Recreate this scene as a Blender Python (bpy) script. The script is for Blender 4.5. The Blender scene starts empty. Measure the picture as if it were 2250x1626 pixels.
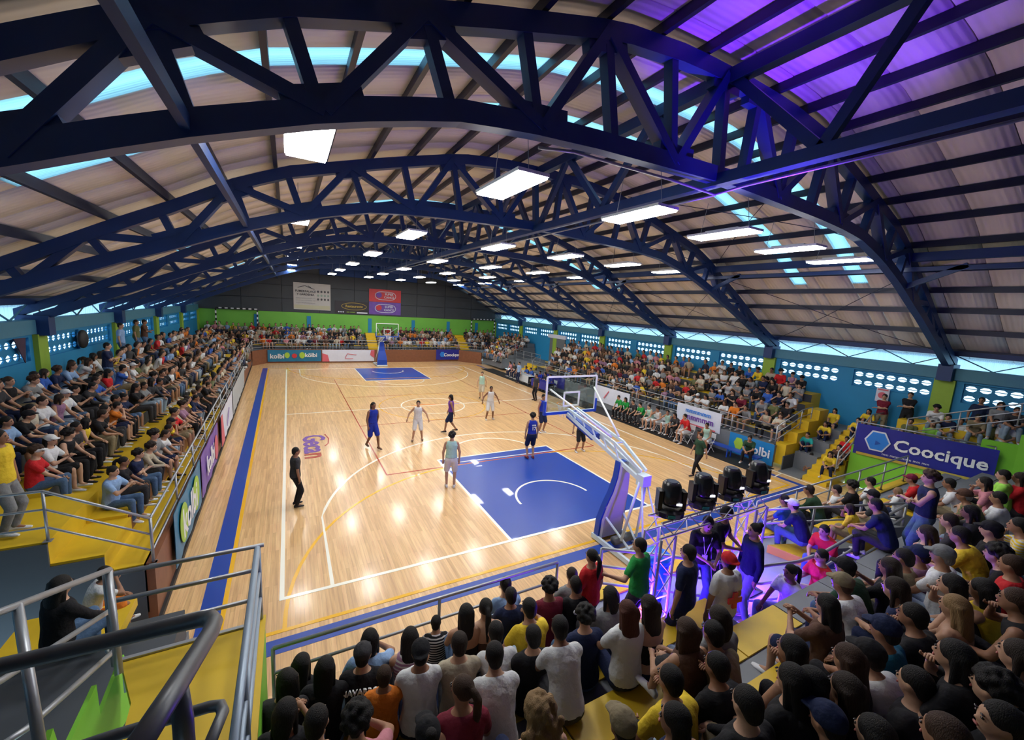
import bpy, bmesh, math, random
import numpy as np
from mathutils import Vector, Matrix, Euler
from math import sin, cos, pi, radians
rnd = random.Random(7)
S = bpy.context.scene
COL = S.collection

# ------------------------------------------------------------------ camera, world, exposure
CAM = Vector((-7.2816, -8.1466, 5.7872)); YAW, PITCH, ROLL, FPX = .5095, -.1492, .0606, 886.83
def cam_axes():
    cy, sy, cp, sp = cos(YAW), sin(YAW), cos(PITCH), sin(PITCH)
    f = Vector((sy*cp, cy*cp, sp)); r = Vector((cy, -sy, 0)); u = r.cross(f)
    return r*cos(ROLL)+u*sin(ROLL), -r*sin(ROLL)+u*cos(ROLL), f
CR, CU, CF = cam_axes()
cd = bpy.data.cameras.new('camera'); cam = bpy.data.objects.new('camera', cd); COL.objects.link(cam)
cd.sensor_width = 36; cd.lens = 36*FPX/2250; cd.clip_start = .05; cd.clip_end = 300
cam.matrix_world = Matrix(((CR.x, CU.x, -CF.x, CAM.x), (CR.y, CU.y, -CF.y, CAM.y), (CR.z, CU.z, -CF.z, CAM.z), (0, 0, 0, 1)))
S.camera = cam
def ray(u, v): return CR*((u-1125)/FPX) - CU*((v-813)/FPX) + CF
def atz(u, v, z):
    d = ray(u, v); return CAM + d*((z-CAM.z)/d.z)
def atx(u, v, x):
    d = ray(u, v); return CAM + d*((x-CAM.x)/d.x)
def aty(u, v, y):
    d = ray(u, v); return CAM + d*((y-CAM.y)/d.y)
def atd(u, v, D): return CAM + ray(u, v)*D

W = bpy.data.worlds.new('daylight'); S.world = W; W.use_nodes = True
bg = W.node_tree.nodes['Background']; bg.inputs[0].default_value = (.56, .82, 1.0, 1); bg.inputs[1].default_value = 2.0
S.view_settings.view_transform = 'Standard'; S.view_settings.look = 'None'
S.view_settings.exposure = 0.08; S.view_settings.gamma = 1; S.view_settings.use_curve_mapping = False
LAMP = 40.0          # radiance of the hanging panel lamps

# ------------------------------------------------------------------ materials
MATS = {}
def mat(name, color, rough=.6, metal=0., noise=0., nscale=6., spec=.5, coat=0., bump=0.):
    if name in MATS: return MATS[name]
    m = bpy.data.materials.new(name); m.use_nodes = True; n = m.node_tree.nodes; l = m.node_tree.links
    b = n['Principled BSDF']; b.inputs['Base Color'].default_value = (*color, 1)
    b.inputs['Roughness'].default_value = rough; b.inputs['Metallic'].default_value = metal
    b.inputs['Specular IOR Level'].default_value = spec; b.inputs['Coat Weight'].default_value = coat
    if noise or bump:
        tc = n.new('ShaderNodeTexCoord'); nz = n.new('ShaderNodeTexNoise'); nz.inputs['Scale'].default_value = nscale
        nz.inputs['Detail'].default_value = 5; l.new(tc.outputs['Object'], nz.inputs['Vector'])
        if noise:
            mx = n.new('ShaderNodeMix'); mx.data_type = 'RGBA'
            mx.inputs[6].default_value = (*[c*(1-noise) for c in color], 1); mx.inputs[7].default_value = (*[min(1, c*(1+noise)) for c in color], 1)
            l.new(nz.outputs['Fac'], mx.inputs[0]); l.new(mx.outputs[2], b.inputs['Base Color'])
        if bump:
            bp = n.new('ShaderNodeBump'); bp.inputs['Strength'].default_value = bump; bp.inputs['Distance'].default_value = .01
            l.new(nz.outputs['Fac'], bp.inputs['Height']); l.new(bp.outputs['Normal'], b.inputs['Normal'])
    MATS[name] = m; return m
def objmat(name, rough=.8, noise=.12, nscale=9., sheen=0., sss=False):
    """colour comes from the object's own colour"""
    m = bpy.data.materials.new(name); m.use_nodes = True; n = m.node_tree.nodes; l = m.node_tree.links; b = n['Principled BSDF']
    oi = n.new('ShaderNodeObjectInfo'); tc = n.new('ShaderNodeTexCoord'); nz = n.new('ShaderNodeTexNoise')
    nz.inputs['Scale'].default_value = nscale; nz.inputs['Detail'].default_value = 4; l.new(tc.outputs['Object'], nz.inputs['Vector'])
    mr = n.new('ShaderNodeMapRange'); mr.inputs[3].default_value = 1-noise; mr.inputs[4].default_value = 1+noise
    l.new(nz.outputs['Fac'], mr.inputs[0])
    vm = n.new('ShaderNodeVectorMath'); vm.operation = 'SCALE'; l.new(oi.outputs['Color'], vm.inputs[0]); l.new(mr.outputs[0], vm.inputs[3])
    l.new(vm.outputs[0], b.inputs['Base Color']); b.inputs['Roughness'].default_value = rough
    b.inputs['Specular IOR Level'].default_value = .3
    bp = n.new('ShaderNodeBump'); bp.inputs['Strength'].default_value = .35; bp.inputs['Distance'].default_value = .02
    l.new(nz.outputs['Fac'], bp.inputs['Height']); l.new(bp.outputs['Normal'], b.inputs['Normal'])
    MATS[name] = m; return m
cloth = objmat('cloth', .85, .12, 7); skinm = objmat('skin', .5, .06, 12); hairm = objmat('hair', .62, .35, 60); shoem = objmat('shoe_leather', .5, .08, 20)
def _strands():
    n = hairm.node_tree.nodes; l = hairm.node_tree.links; nz = [q for q in n if q.type == 'TEX_NOISE'][0]; tc = [q for q in n if q.type == 'TEX_COORD'][0]
    mp = n.new('ShaderNodeMapping'); mp.inputs['Scale'].default_value = (1.6, 1.6, .16); l.new(tc.outputs['Object'], mp.inputs['Vector']); l.new(mp.outputs[0], nz.inputs['Vector']); nz.inputs['Scale'].default_value = 110
    bp = [q for q in n if q.type == 'BUMP'][0]; bp.inputs['Strength'].default_value = .8; bp.inputs['Distance'].default_value = .012
_strands()
def _folds(m):
    n = m.node_tree.nodes; bp = [q for q in n if q.type == 'BUMP'][0]; bp.inputs['Strength'].default_value = .6; bp.inputs['Distance'].default_value = .06
_folds(cloth)
stripe = objmat('striped_cloth', .85, .1, 7)
def _stripes():
    n = stripe.node_tree.nodes; l = stripe.node_tree.links; b = n['Principled BSDF']
    w = n.new('ShaderNodeTexWave'); w.bands_direction = 'Z'; w.inputs['Scale'].default_value = 9
    tc = n.new('ShaderNodeTexCoord'); l.new(tc.outputs['Object'], w.inputs['Vector'])
    gt = n.new('ShaderNodeMath'); gt.operation = 'GREATER_THAN'; gt.inputs[1].default_value = .62; l.new(w.outputs['Fac'], gt.inputs[0])
    mx = n.new('ShaderNodeMix'); mx.data_type = 'RGBA'; l.new(gt.outputs[0], mx.inputs[0])
    src = b.inputs['Base Color'].links[0].from_socket; l.new(src, mx.inputs[6]); mx.inputs[7].default_value = (.55, .55, .55, 1)
    l.new(mx.outputs[2], b.inputs['Base Color'])
_stripes()
eye_m = mat('eye_dark', (.02, .015, .012), .2); lip_m = mat('lips', (.35, .10, .09), .5)
navy = mat('navy_steel_paint', (.008, .036, .150), .42, noise=.25, nscale=2)
purlin_m = mat('dark_purlin_paint', (.010, .016, .045), .45, noise=.2)
galv = mat('galvanised_pipe', (.36, .38, .41), .38, .55, noise=.12, nscale=14)
darkpipe = mat('worn_grey_pipe', (.13, .14, .155), .42, .45, noise=.25, nscale=10)
blue_rail = mat('blue_grey_rail', (.30, .38, .48), .4, .3, noise=.1)
yellow_p = mat('yellow_floor_paint', (.66, .44, .015), .5, noise=.16, nscale=3, bump=.1)
grey_p = mat('grey_floor_paint', (.155, .17, .19), .55, noise=.2, nscale=2.5)
darkgrey_p = mat('charcoal_wall_paint', (.055, .065, .08), .6, noise=.15, nscale=2)
green_p = mat('lime_green_paint', (.20, .56, .035), .55, noise=.08, nscale=2)
greend_p = mat('green_wall_paint', (.16, .48, .06), .6, noise=.12, nscale=1.2)
blue_p = mat('sea_blue_wall_paint', (.010, .22, .46), .6, noise=.1, nscale=1.5)
steelblue_p = mat('grey_blue_beam_paint', (.06, .22, .33), .6, noise=.1)
olive_p = mat('yellow_green_pillar_paint', (.26, .42, .04), .6, noise=.1)
brown_p = mat('brown_wood_veneer', (.20, .075, .035), .5, noise=.3, nscale=5)
black_m = mat('black_rubber', (.012, .012, .014), .6, noise=.2)
blk_plastic = mat('black_gloss_plastic', (.012, .013, .016), .25)
white_m = mat('white_paint', (.78, .80, .82), .4)
padblue = mat('blue_vinyl_pad', (.008, .06, .42), .4)
whitesteel = mat('pale_blue_white_steel', (.60, .72, .80), .35)
grey_metal = mat('dark_grey_cladding', (.040, .050, .062), .6, noise=.2, nscale=1)
blue_clad = mat('blue_cladding', (.006, .045, .20), .6)
banner_navy = mat('navy_banner_vinyl', (.016, .02, .26), .45, noise=.25, nscale=2)
banner_white = mat('white_banner_vinyl', (.62, .66, .78), .5, noise=.06)
banner_teal = mat('teal_banner_vinyl', (.01, .16, .30), .45, noise=.3, nscale=3)
banner_purple = mat('purple_banner_vinyl', (.14, .06, .38), .45, noise=.3, nscale=3)
banner_red = mat('red_banner_vinyl', (.55, .03, .04), .45, noise=.1)
banner_black = mat('black_banner_vinyl', (.015, .013, .02), .45)
banner_cream = mat('cream_banner_vinyl', (.50, .50, .49), .5, noise=.05)
pinkred = mat('coral_print', (.62, .12, .16), .5); gold = mat('gold_print', (.50, .36, .05), .5)
limeprint = mat('lime_print', (.35, .55, .05), .5); blueprint = mat('sky_blue_print', (.02, .20, .70), .45)
violetprint = mat('violet_print', (.15, .05, .35), .5); darkprint = mat('dark_print', (.06, .06, .07), .5)
orange_m = mat('orange_paint', (.75, .22, .02), .5); alu = mat('aluminium_truss', (.55, .56, .60), .4, .15)
line_white = mat('white_court_line', (.93, .92, .82), .22, coat=.3); line_yel = mat('yellow_court_line', (.85, .47, .02), .22, coat=.3)
line_red = mat('red_court_line', (.42, .05, .03), .25, coat=.3); line_blue = mat('blue_court_paint', (.010, .055, .36), .32, coat=.2)
glass_m = bpy.data.materials.new('backboard_glass'); glass_m.use_nodes = True
def _glass():
    n = glass_m.node_tree.nodes; l = glass_m.node_tree.links; n.remove(n['Principled BSDF'])
    t = n.new('ShaderNodeBsdfTransparent'); t.inputs[0].default_value = (.86, .94, .92, 1); g = n.new('ShaderNodeBsdfGlossy'); g.inputs['Roughness'].default_value = .03
    m = n.new('ShaderNodeMixShader'); m.inputs[0].default_value = .08
    l.new(t.outputs[0], m.inputs[1]); l.new(g.outputs[0], m.inputs[2]); l.new(m.outputs[0], n['Material Output'].inputs[0])
_glass()
def translucent(name, col, tr):
    m = bpy.data.materials.new(name); m.use_nodes = True; n = m.node_tree.nodes; l = m.node_tree.links; n.remove(n['Principled BSDF'])
    t = n.new('ShaderNodeBsdfTransparent'); t.inputs[0].default_value = (*col, 1); d = n.new('ShaderNodeBsdfTranslucent'); d.inputs[0].default_value = (*col, 1)
    w = n.new('ShaderNodeTexWave'); w.inputs['Scale'].default_value = 6; w.bands_direction = 'Y'
    tc = n.new('ShaderNodeTexCoord'); l.new(tc.outputs['Object'], w.inputs['Vector'])
    mr = n.new('ShaderNodeMapRange'); mr.inputs[3].default_value = tr-.12; mr.inputs[4].default_value = tr+.12; l.new(w.outputs['Fac'], mr.inputs[0])
    x = n.new('ShaderNodeMixShader'); l.new(mr.outputs[0], x.inputs[0]); l.new(d.outputs[0], x.inputs[1]); l.new(t.outputs[0], x.inputs[2])
    l.new(x.outputs[0], n['Material Output'].inputs[0]); return m
sky_sheet = translucent('skylight_sheet', (.66, .88, .95), .42)
clere_sheet = translucent('clerestory_sheet', (.50, .68, .80), .38)
def emis(name, col, st):
    m = bpy.data.materials.new(name); m.use_nodes = True; n = m.node_tree.nodes; b = n['Principled BSDF']
    b.inputs['Base Color'].default_value = (.8, .8, .8, 1); b.inputs['Emission Color'].default_value = (*col, 1); b.inputs['Emission Strength'].default_value = st; return m
lamp_e = emis('lamp_diffuser', (1.0, .98, .93), LAMP); uv_e = emis('violet_led', (.16, .03, 1.0), 14.); glow_e = emis('painted_glint', (.9, .9, 1.), 2.0)

def wood_floor():
    m = bpy.data.materials.new('maple_strip_floor'); m.use_nodes = True; n = m.node_tree.nodes; l = m.node_tree.links; b = n['Principled BSDF']
    tc = n.new('ShaderNodeTexCoord'); mp = n.new('ShaderNodeMapping'); mp.inputs['Rotation'].default_value = (0, 0, pi/2)
    l.new(tc.outputs['Object'], mp.inputs['Vector'])
    br = n.new('ShaderNodeTexBrick'); br.inputs['Scale'].default_value = 1; br.inputs['Brick Width'].default_value = 1.3; br.inputs['Row Height'].default_value = .075
    br.inputs['Mortar Size'].default_value = .0012; br.inputs['Color1'].default_value = (.68, .42, .18, 1); br.inputs['Color2'].default_value = (.53, .305, .12, 1)
    br.inputs['Mortar'].default_value = (.30, .17, .08, 1); br.inputs['Bias'].default_value = -.1; br.offset_frequency = 2; br.offset = .37
    l.new(mp.outputs[0], br.inputs['Vector'])
    m2 = n.new('ShaderNodeMapping'); m2.inputs['Scale'].default_value = (22, 1.2, 1); l.new(tc.outputs['Object'], m2.inputs['Vector'])
    nz = n.new('ShaderNodeTexNoise'); nz.inputs['Scale'].default_value = 1.0; nz.inputs['Detail'].default_value = 6; l.new(m2.outputs[0], nz.inputs['Vector'])
    mx = n.new('ShaderNodeMix'); mx.data_type = 'RGBA'; mx.blend_type = 'OVERLAY'; mx.inputs[0].default_value = .55
    l.new(br.outputs['Color'], mx.inputs[6]); l.new(nz.outputs['Fac'], mx.inputs[7])
    hs = n.new('ShaderNodeHueSaturation'); hs.inputs['Saturation'].default_value = .95; hs.inputs['Value'].default_value = 1.12; l.new(mx.outputs[2], hs.inputs['Color'])
    l.new(hs.outputs[0], b.inputs['Base Color'])
    b.inputs['Roughness'].default_value = .30; b.inputs['Coat Weight'].default_value = .40; b.inputs['Coat Roughness'].default_value = .13
    bp = n.new('ShaderNodeBump'); bp.inputs['Strength'].default_value = .16; bp.inputs['Distance'].default_value = .004
    l.new(nz.outputs['Fac'], bp.inputs['Height']); l.new(bp.outputs['Normal'], b.inputs['Normal']); l.new(bp.outputs['Normal'], b.inputs['Coat Normal'])
    return m
wood = wood_floor()
def roof_mat():
    m = bpy.data.materials.new('insulated_roof_sheet'); m.use_nodes = True; n = m.node_tree.nodes; l = m.node_tree.links; b = n['Principled BSDF']
    tc = n.new('ShaderNodeTexCoord'); nz = n.new('ShaderNodeTexNoise'); nz.inputs['Scale'].default_value = 1.1; nz.inputs['Detail'].default_value = 4
    l.new(tc.outputs['Object'], nz.inputs['Vector'])
    mx = n.new('ShaderNodeMix'); mx.data_type = 'RGBA'; mx.inputs[6].default_value = (.68, .64, .57, 1); mx.inputs[7].default_value = (.84, .80, .74, 1)
    l.new(nz.outputs['Fac'], mx.inputs[0]); l.new(mx.outputs[2], b.inputs['Base Color']); b.inputs['Roughness'].default_value = .55
    w = n.new('ShaderNodeTexWave'); w.inputs['Scale'].default_value = 2.6; w.bands_direction = 'Y'; l.new(tc.outputs['Object'], w.inputs['Vector'])
    bp = n.new('ShaderNodeBump'); bp.inputs['Strength'].default_value = .3; bp.inputs['Distance'].default_value = .02
    l.new(w.outputs['Fac'], bp.inputs['Height']); l.new(bp.outputs['Normal'], b.inputs['Normal']); return m
roofm = roof_mat()

# ------------------------------------------------------------------ mesh helpers
class MB:
    def __init__(s): s.v = []; s.f = []; s.m = []
    def add(s, vs, fs, mi=0):
        k = len(s.v); s.v += [tuple(p) for p in vs]; s.f += [tuple(i+k for i in f) for f in fs]; s.m += [mi]*len(fs); return s
    def box(s, x0, x1, y0, y1, z0, z1, mi=0):
        return s.add([(x, y, z) for z in (z0, z1) for y in (y0, y1) for x in (x0, x1)],
                     [(0, 2, 3, 1), (4, 5, 7, 6), (0, 1, 5, 4), (2, 6, 7, 3), (0, 4, 6, 2), (1, 3, 7, 5)], mi)
    def bar(s, a, b, w, h, up=(0, 0, 1), mi=0):
        a = Vector(a); b = Vector(b); d = (b-a).normalized(); up = Vector(up)
        x = d.cross(up)
        if x.length < 1e-4: x = d.cross(Vector((1, 0, 0)))
        x.normalize(); y = x.cross(d)
        c = [(-w/2, -h/2), (w/2, -h/2), (w/2, h/2), (-w/2, h/2)]
        return s.add([a+x*i+y*j for i, j in c]+[b+x*i+y*j for i, j in c], [(0, 1, 2, 3), (7, 6, 5, 4), (0, 4, 5, 1), (1, 5, 6, 2), (2, 6, 7, 3), (3, 7, 4, 0)], mi)
    def tube(s, pts, r, n=8, mi=0, cap=True):
        pts = [Vector(p) for p in pts]; rs = r if isinstance(r, (list, tuple)) else [r]*len(pts); k = len(s.v); prev = None
        for i, p in enumerate(pts):
            d = (pts[min(i+1, len(pts)-1)]-pts[max(i-1, 0)]).normalized()
            if prev is None:
                x = d.cross(Vector((0, 0, 1)))
                if x.length < 1e-3: x = Vector((1, 0, 0))
            else: x = prev - d*prev.dot(d)
            x.normalize(); prev = x; y = d.cross(x)
            for j in range(n):
                a = 2*pi*j/n; s.v.append(tuple(p+(x*cos(a)+y*sin(a))*rs[i]))
        for i in range(len(pts)-1):
            for j in range(n):
                s.f.append((k+i*n+j, k+i*n+(j+1) % n, k+(i+1)*n+(j+1) % n, k+(i+1)*n+j)); s.m.append(mi)
        if cap:
            s.f.append(tuple(k+j for j in range(n))[::-1]); s.m.append(mi)
            s.f.append(tuple(k+(len(pts)-1)*n+j for j in range(n))); s.m.append(mi)
        return s
    def loft(s, rings, mi=0):      # rings: (center, ax, ay, rx, ry)
        n = 12; k = len(s.v)
        for c, ax, ay, rx, ry in rings:
            for j in range(n):
                a = 2*pi*j/n; s.v.append(tuple(Vector(c)+Vector(ax)*rx*cos(a)+Vector(ay)*ry*sin(a)))
        for i in range(len(rings)-1):
            for j in range(n):
                s.f.append((k+i*n+j, k+i*n+(j+1) % n, k+(i+1)*n+(j+1) % n, k+(i+1)*n+j)); s.m.append(mi)
        s.f.append(tuple(k+j for j in range(n))[::-1]); s.m.append(mi); s.f.append(tuple(k+(len(rings)-1)*n+j for j in range(n))); s.m.append(mi)
        return s
    def ell(s, c, r, R=None, mi=0, n=12, m=8):
        c = Vector(c); k = len(s.v); R = R or Matrix.Identity(3)
        for i in range(1, m):
            t = pi*i/m
            for j in range(n):
                a = 2*pi*j/n; s.v.append(tuple(c+R @ Vector((r[0]*sin(t)*cos(a), r[1]*sin(t)*sin(a), r[2]*cos(t)))))
        s.v.append(tuple(c+R @ Vector((0, 0, r[2])))); s.v.append(tuple(c+R @ Vector((0, 0, -r[2]))))
        T = k+(m-1)*n; B = T+1
        for i in range(m-2):
            for j in range(n):
                s.f.append((k+i*n+j, k+(i+1)*n+j, k+(i+1)*n+(j+1) % n, k+i*n+(j+1) % n)); s.m.append(mi)
        for j in range(n):
            s.f.append((T, k+j, k+(j+1) % n)); s.m.append(mi)
            s.f.append((B, k+(m-2)*n+(j+1) % n, k+(m-2)*n+j)); s.m.append(mi)
        return s
    def cap(s, a, b, ra, rb, mi=0):     # capsule cone: tube with ball ends
        a = Vector(a); b = Vector(b); s.tube([a, b], [ra, rb], 10, mi); s.ell(a, (ra,)*3, None, mi, 10, 6); s.ell(b, (rb,)*3, None, mi, 10, 6); return s
    def prism(s, poly, z0, z1, mi=0):   # polygon in xy
        n = len(poly); k = len(s.v)
        s.v += [(x, y, z0) for x, y in poly]+[(x, y, z1) for x, y in poly]
        s.f.append(tuple(k+i for i in range(n))[::-1]); s.f.append(tuple(k+n+i for i in range(n))); s.m += [mi, mi]
        for i in range(n): s.f.append((k+i, k+(i+1) % n, k+n+(i+1) % n, k+n+i)); s.m.append(mi)
        return s
    def mesh(s, name, mats, smooth=False):
        me = bpy.data.meshes.new(name); me.from_pydata(s.v, [], s.f)
        for m in (mats if isinstance(mats, (list, tuple)) else [mats]): me.materials.append(m)
        me.polygons.foreach_set('material_index', s.m)
        if smooth: me.polygons.foreach_set('use_smooth', [True]*len(s.f))
        me.update(); return me
def link(name, me, parent=None, loc=None, rot=None, M=None):
    o = bpy.data.objects.new(name, me); COL.objects.link(o)
    if parent is not None: o.parent = parent
    if M is not None: o.matrix_local = M
    if loc is not None: o.location = loc
    if rot is not None: o.rotation_euler = rot
    return o
def obj(name, mb, mats, parent=None, loc=None, rot=None, smooth=False): return link(name, mb.mesh(name, mats, smooth), parent, loc, rot)
def tag(o, label, cat, group=None):
    o['label'] = label; o['category'] = cat
    if group: o['group'] = group
    return o
def thing(name, label, cat, loc=(0, 0, 0), rz=0, group=None):
    o = bpy.data.objects.new(name, None); COL.objects.link(o); o.location = loc; o.rotation_euler = (0, 0, rz); o.empty_display_size = .1
    return tag(o, label, cat, group)
def struct(name, mb, m, label=None, cat=None, parent=None, kind='structure'):
    o = obj(name, mb, m, parent)
    if parent is None:
        o['kind'] = kind
        if label: o['label'] = label
        if cat: o['category'] = cat
    return o
def sempty(name, label, cat):
    o = bpy.data.objects.new(name, None); COL.objects.link(o); o['kind'] = 'structure'; o['label'] = label; o['category'] = cat; return o
def copy_tree(o, parent=None):
    c = o.copy(); COL.objects.link(c)
    if parent is not None: c.parent = parent
    for ch in list(o.children): copy_tree(ch, c)
    return c
def text_mesh(txt, size, ext=.003, bold=False, space=1.0, align='CENTER'):
    cu = bpy.data.curves.new('t', 'FONT'); cu.body = txt; cu.size = size; cu.extrude = ext; cu.align_x = align; cu.align_y = 'CENTER'; cu.space_character = space
    cu.resolution_u = 2
    if bold: cu.offset = size*.022
    o = bpy.data.objects.new('t', cu); COL.objects.link(o); dg = bpy.context.evaluated_depsgraph_get()
    me = bpy.data.meshes.new_from_object(o.evaluated_get(dg)); bpy.data.objects.remove(o); return me
def put_text(name, txt, size, m, parent, M, bold=True, space=1.0, ext=.003, align='CENTER'):
    me = text_mesh(txt, size, ext, bold, space, align); me.materials.clear(); me.materials.append(m); return link(name, me, parent, M=M)
def frame(o, x, y):     # matrix from origin, x axis, y axis
    x = Vector(x).normalized(); y = Vector(y); y = (y-x*y.dot(x)).normalized(); z = x.cross(y)
    return Matrix(((x.x, y.x, z.x, o[0]), (x.y, y.y, z.y, o[1]), (x.z, y.z, z.z, o[2]), (0, 0, 0, 1)))
ORD = ['first', 'second', 'third', 'fourth', 'fifth', 'sixth', 'seventh', 'eighth', 'ninth', 'tenth']
def nth(i): return ORD[i] if i < 10 else '%d%s' % (i+1, {1: 'st', 2: 'nd', 3: 'rd'}.get((i+1) % 10, 'th') if (i+1) not in (11, 12, 13) else 'th')

# ------------------------------------------------------------------ court floor and its lines
fl = struct('floor', MB().box(-10.2, 11.2, -3.7, 31.8, -.12, 0), wood, 'glossy pale maple strip sports floor of the court', 'floor')
def strip(pts, w, m, name='line_marking', z=.004, closed=False):
    pts = [Vector((p[0], p[1], 0)) for p in pts]; n = len(pts); vs = []
    for i, p in enumerate(pts):
        a = pts[(i-1) % n] if closed or i > 0 else None; b = pts[(i+1) % n] if closed or i < n-1 else None
        d1 = (p-a).normalized() if a is not None else (b-p).normalized(); d2 = (b-p).normalized() if b is not None else d1
        t = (d1+d2).normalized(); nn = Vector((-t.y, t.x, 0)); k = w/2/max(.4, nn.dot(Vector((-d1.y, d1.x, 0))))
        vs += [(p+nn*k)+Vector((0, 0, z)), (p-nn*k)+Vector((0, 0, z)), (p+nn*k)+Vector((0, 0, .0002)), (p-nn*k)+Vector((0, 0, .0002))]
    mb = MB(); f = []
    for i in range(n if closed else n-1):
        a, b = 4*i, 4*((i+1) % n); f += [(a, a+1, b+1, b), (a+2, b+2, b+3, a+3), (a, b, b+2, a+2), (a+1, a+3, b+3, b+1)]
    mb.add(vs, f); return obj(name, mb, m, fl)
def arc(cx, cy, r, a0, a1, n=40): return [(cx+r*cos(radians(a0+(a1-a0)*i/n)), cy+r*sin(radians(a0+(a1-a0)*i/n))) for i in range(n+1)]
for sy, o in ((1, 0), (-1, 28)):
    def T(pts): return [(x, o+sy*y) for x, y in pts]
    k = MB().prism([(-2.45, 0), (2.45, 0), (2.45, 5.8), (-2.45, 5.8)] if sy == 1 else [(-2.45, 22.2), (2.45, 22.2), (2.45, 28), (-2.45, 28)], .0002, .002)
    obj('painted_key', k, line_blue, fl)
    strip(T([(-2.45, 0), (-2.45, 5.8), (2.45, 5.8), (2.45, 0)]), .08, line_white)
    strip(T([(-2.45, 0), (2.45, 0)]), .085, line_white, z=.0063)
    if sy == 1:
        strip([(-2.45, 5.35), (2.45, 5.2)], .05, line_white, z=.006); strip([(-4.48, 5.1), (4.5, 5.1)], .06, line_red, z=.005)
    strip(T(arc(0, 5.8, 1.8, 0, 180)), .075, line_white)
    strip(T(arc(0, 1.575, 1.25, 0, 180)), .07, line_white, z=.006)
    strip(T([(-6.6, 0), (-6.6, 2.99)]+arc(0, 1.575, 6.75, 167.9, 12.1)+[(6.6, 2.99), (6.6, 0)]), .075, line_white, z=.0045)
    strip(T(arc(-1.5, -.85, 5.95, 180, 90, 20)+arc(1.5, -.85, 5.95, 90, 0, 20)), .07, line_yel, z=.0042)
strip([(-7.5, 0), (-7.5, 28), (7.5, 28), (7.5, 0)], .085, line_white, closed=True, z=.005)
strip([(-7.5, 14), (7.5, 14)], .075, line_white)
strip(arc(0, 14, 1.8, 0, 360)[:-1], .075, line_white, closed=True)
strip(arc(0, 14, 3.0, 0, 360)[:-1], .05, line_yel, closed=True, z=.0035)
strip([(-4.48, 5.1), (-4.48, 23), (4.5, 23), (4.5, 5.1)], .045, line_red, z=.0048)
strip([(-4.48, 11), (4.5, 11)], .04, line_red, z=.0047); strip([(-4.48, 17), (4.5, 17)], .04, line_red, z=.0047)
strip([(-8.42, -.86), (-8.72, 28.4), (8.9, 28.6), (8.75, -.86)], .08, line_yel, closed=True, z=.0052)
strip([(-8.62, -1.2), (-8.98, 28.9)], .33, line_blue, 'blue_border_band'); strip([(-8.6, -1.2), (9.2, -1.2)], .33, line_blue, 'blue_border_band', z=.0044)
strip([(9.2, -1.2), (9.3, 28.9)], .2, line_blue, 'blue_border_band'); strip([(9.72, -3), (9.72, .3)], .06, line_white)
strip([(9.0, -.2), (9.72, -.1)], .05, line_white, z=.0062)
# lettering painted on the floor (reads along the side line)
for t, m, y in (('Geca', violetprint, 9.15), ('n', line_red, 7.75)):
    put_text('floor_lettering', t, 1.15, m, fl, frame((-6.5, y, .007), (0, -1, 0), (1, 0, 0)), space=.9)
strip([(-6.02, 10.25), (-5.92, 9.6), (-5.98, 9.0), (-6.12, 8.7)], .05, line_red, z=.008, name='lettering_swash')
strip([(-1.3, 14.05), (-.5, 14.3), (.5, 14.1)], .1, orange_m, z=.008, name='centre_emblem'); strip([(.9, 14.1), (1.6, 14.0)], .08, violetprint, z=.008, name='centre_emblem')
obj('bench_mat', MB().box(8.65, 9.95, .3, 26.5, .0003, .012), black_m, fl).name = 'black_sideline_mat'  # black rubber mat laid beneath the team benches

# ------------------------------------------------------------------ roof
TX = [0, 1.5, 3.0, 5.2, 7.28, 8.4, 9.3, 10.4, 11.5, 13.0, 14.5, 15.2]; TZ = [10.05, 10.02, 9.85, 9.25, 8.62, 8.1, 7.55, 6.95, 6.3, 5.45, 4.75, 4.45]
BX = [0, 3.2, 4.5, 5.5, 6.8, 8.0, 8.8, 9.35, 10.25, 12.0, 13.9, 15.]; BZ = [8.43, 8.33, 8.25, 8.13, 7.78, 7.35, 7.02, 6.77, 6.4, 5.6, 4.7, 4.3]
zt = lambda x: float(np.interp(abs(x), TX, TZ)); zb = lambda x: float(np.interp(abs(x), BX, BZ))
YE = 34.7
ceil = sempty('ceiling', 'curved beige sheet roof on navy purlins with skylight strips', 'ceiling')
def sheet_mesh(w, mat_, x0=-14.9, x1=14.9, dz=0.):
    mb = MB(); xs = np.linspace(x0, x1, 33); vs = []
    for x in xs:
        z = zt(x)+.34+dz
        vs += [(x, 0, z), (x, w, z), (x, w, z+.05), (x, 0, z+.05)]
    f = []
    for i in range(len(xs)-1):
        a, b = 4*i, 4*i+4
        for j in range(4): f.append((a+j, a+(j+1) % 4, b+(j+1) % 4, b+j))
    mb.add(vs, f); return mb.mesh('roof_sheet', mat_, True)
sky_y = [-1.55, .35, 10.3, 12.2, 22.9, 24.8]
m_full = {}; y = -9.6; k = 0
cuts = []
while y < YE:
    nxt = y+1.05
    for s in sky_y:
        if y < s < nxt: nxt = s
    if any(abs(y-s) < 1e-6 for s in sky_y): nxt = y+.46; sk = True
    else: sk = False
    nxt = min(nxt, YE); cuts.append((y, nxt, sk)); y = nxt
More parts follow.
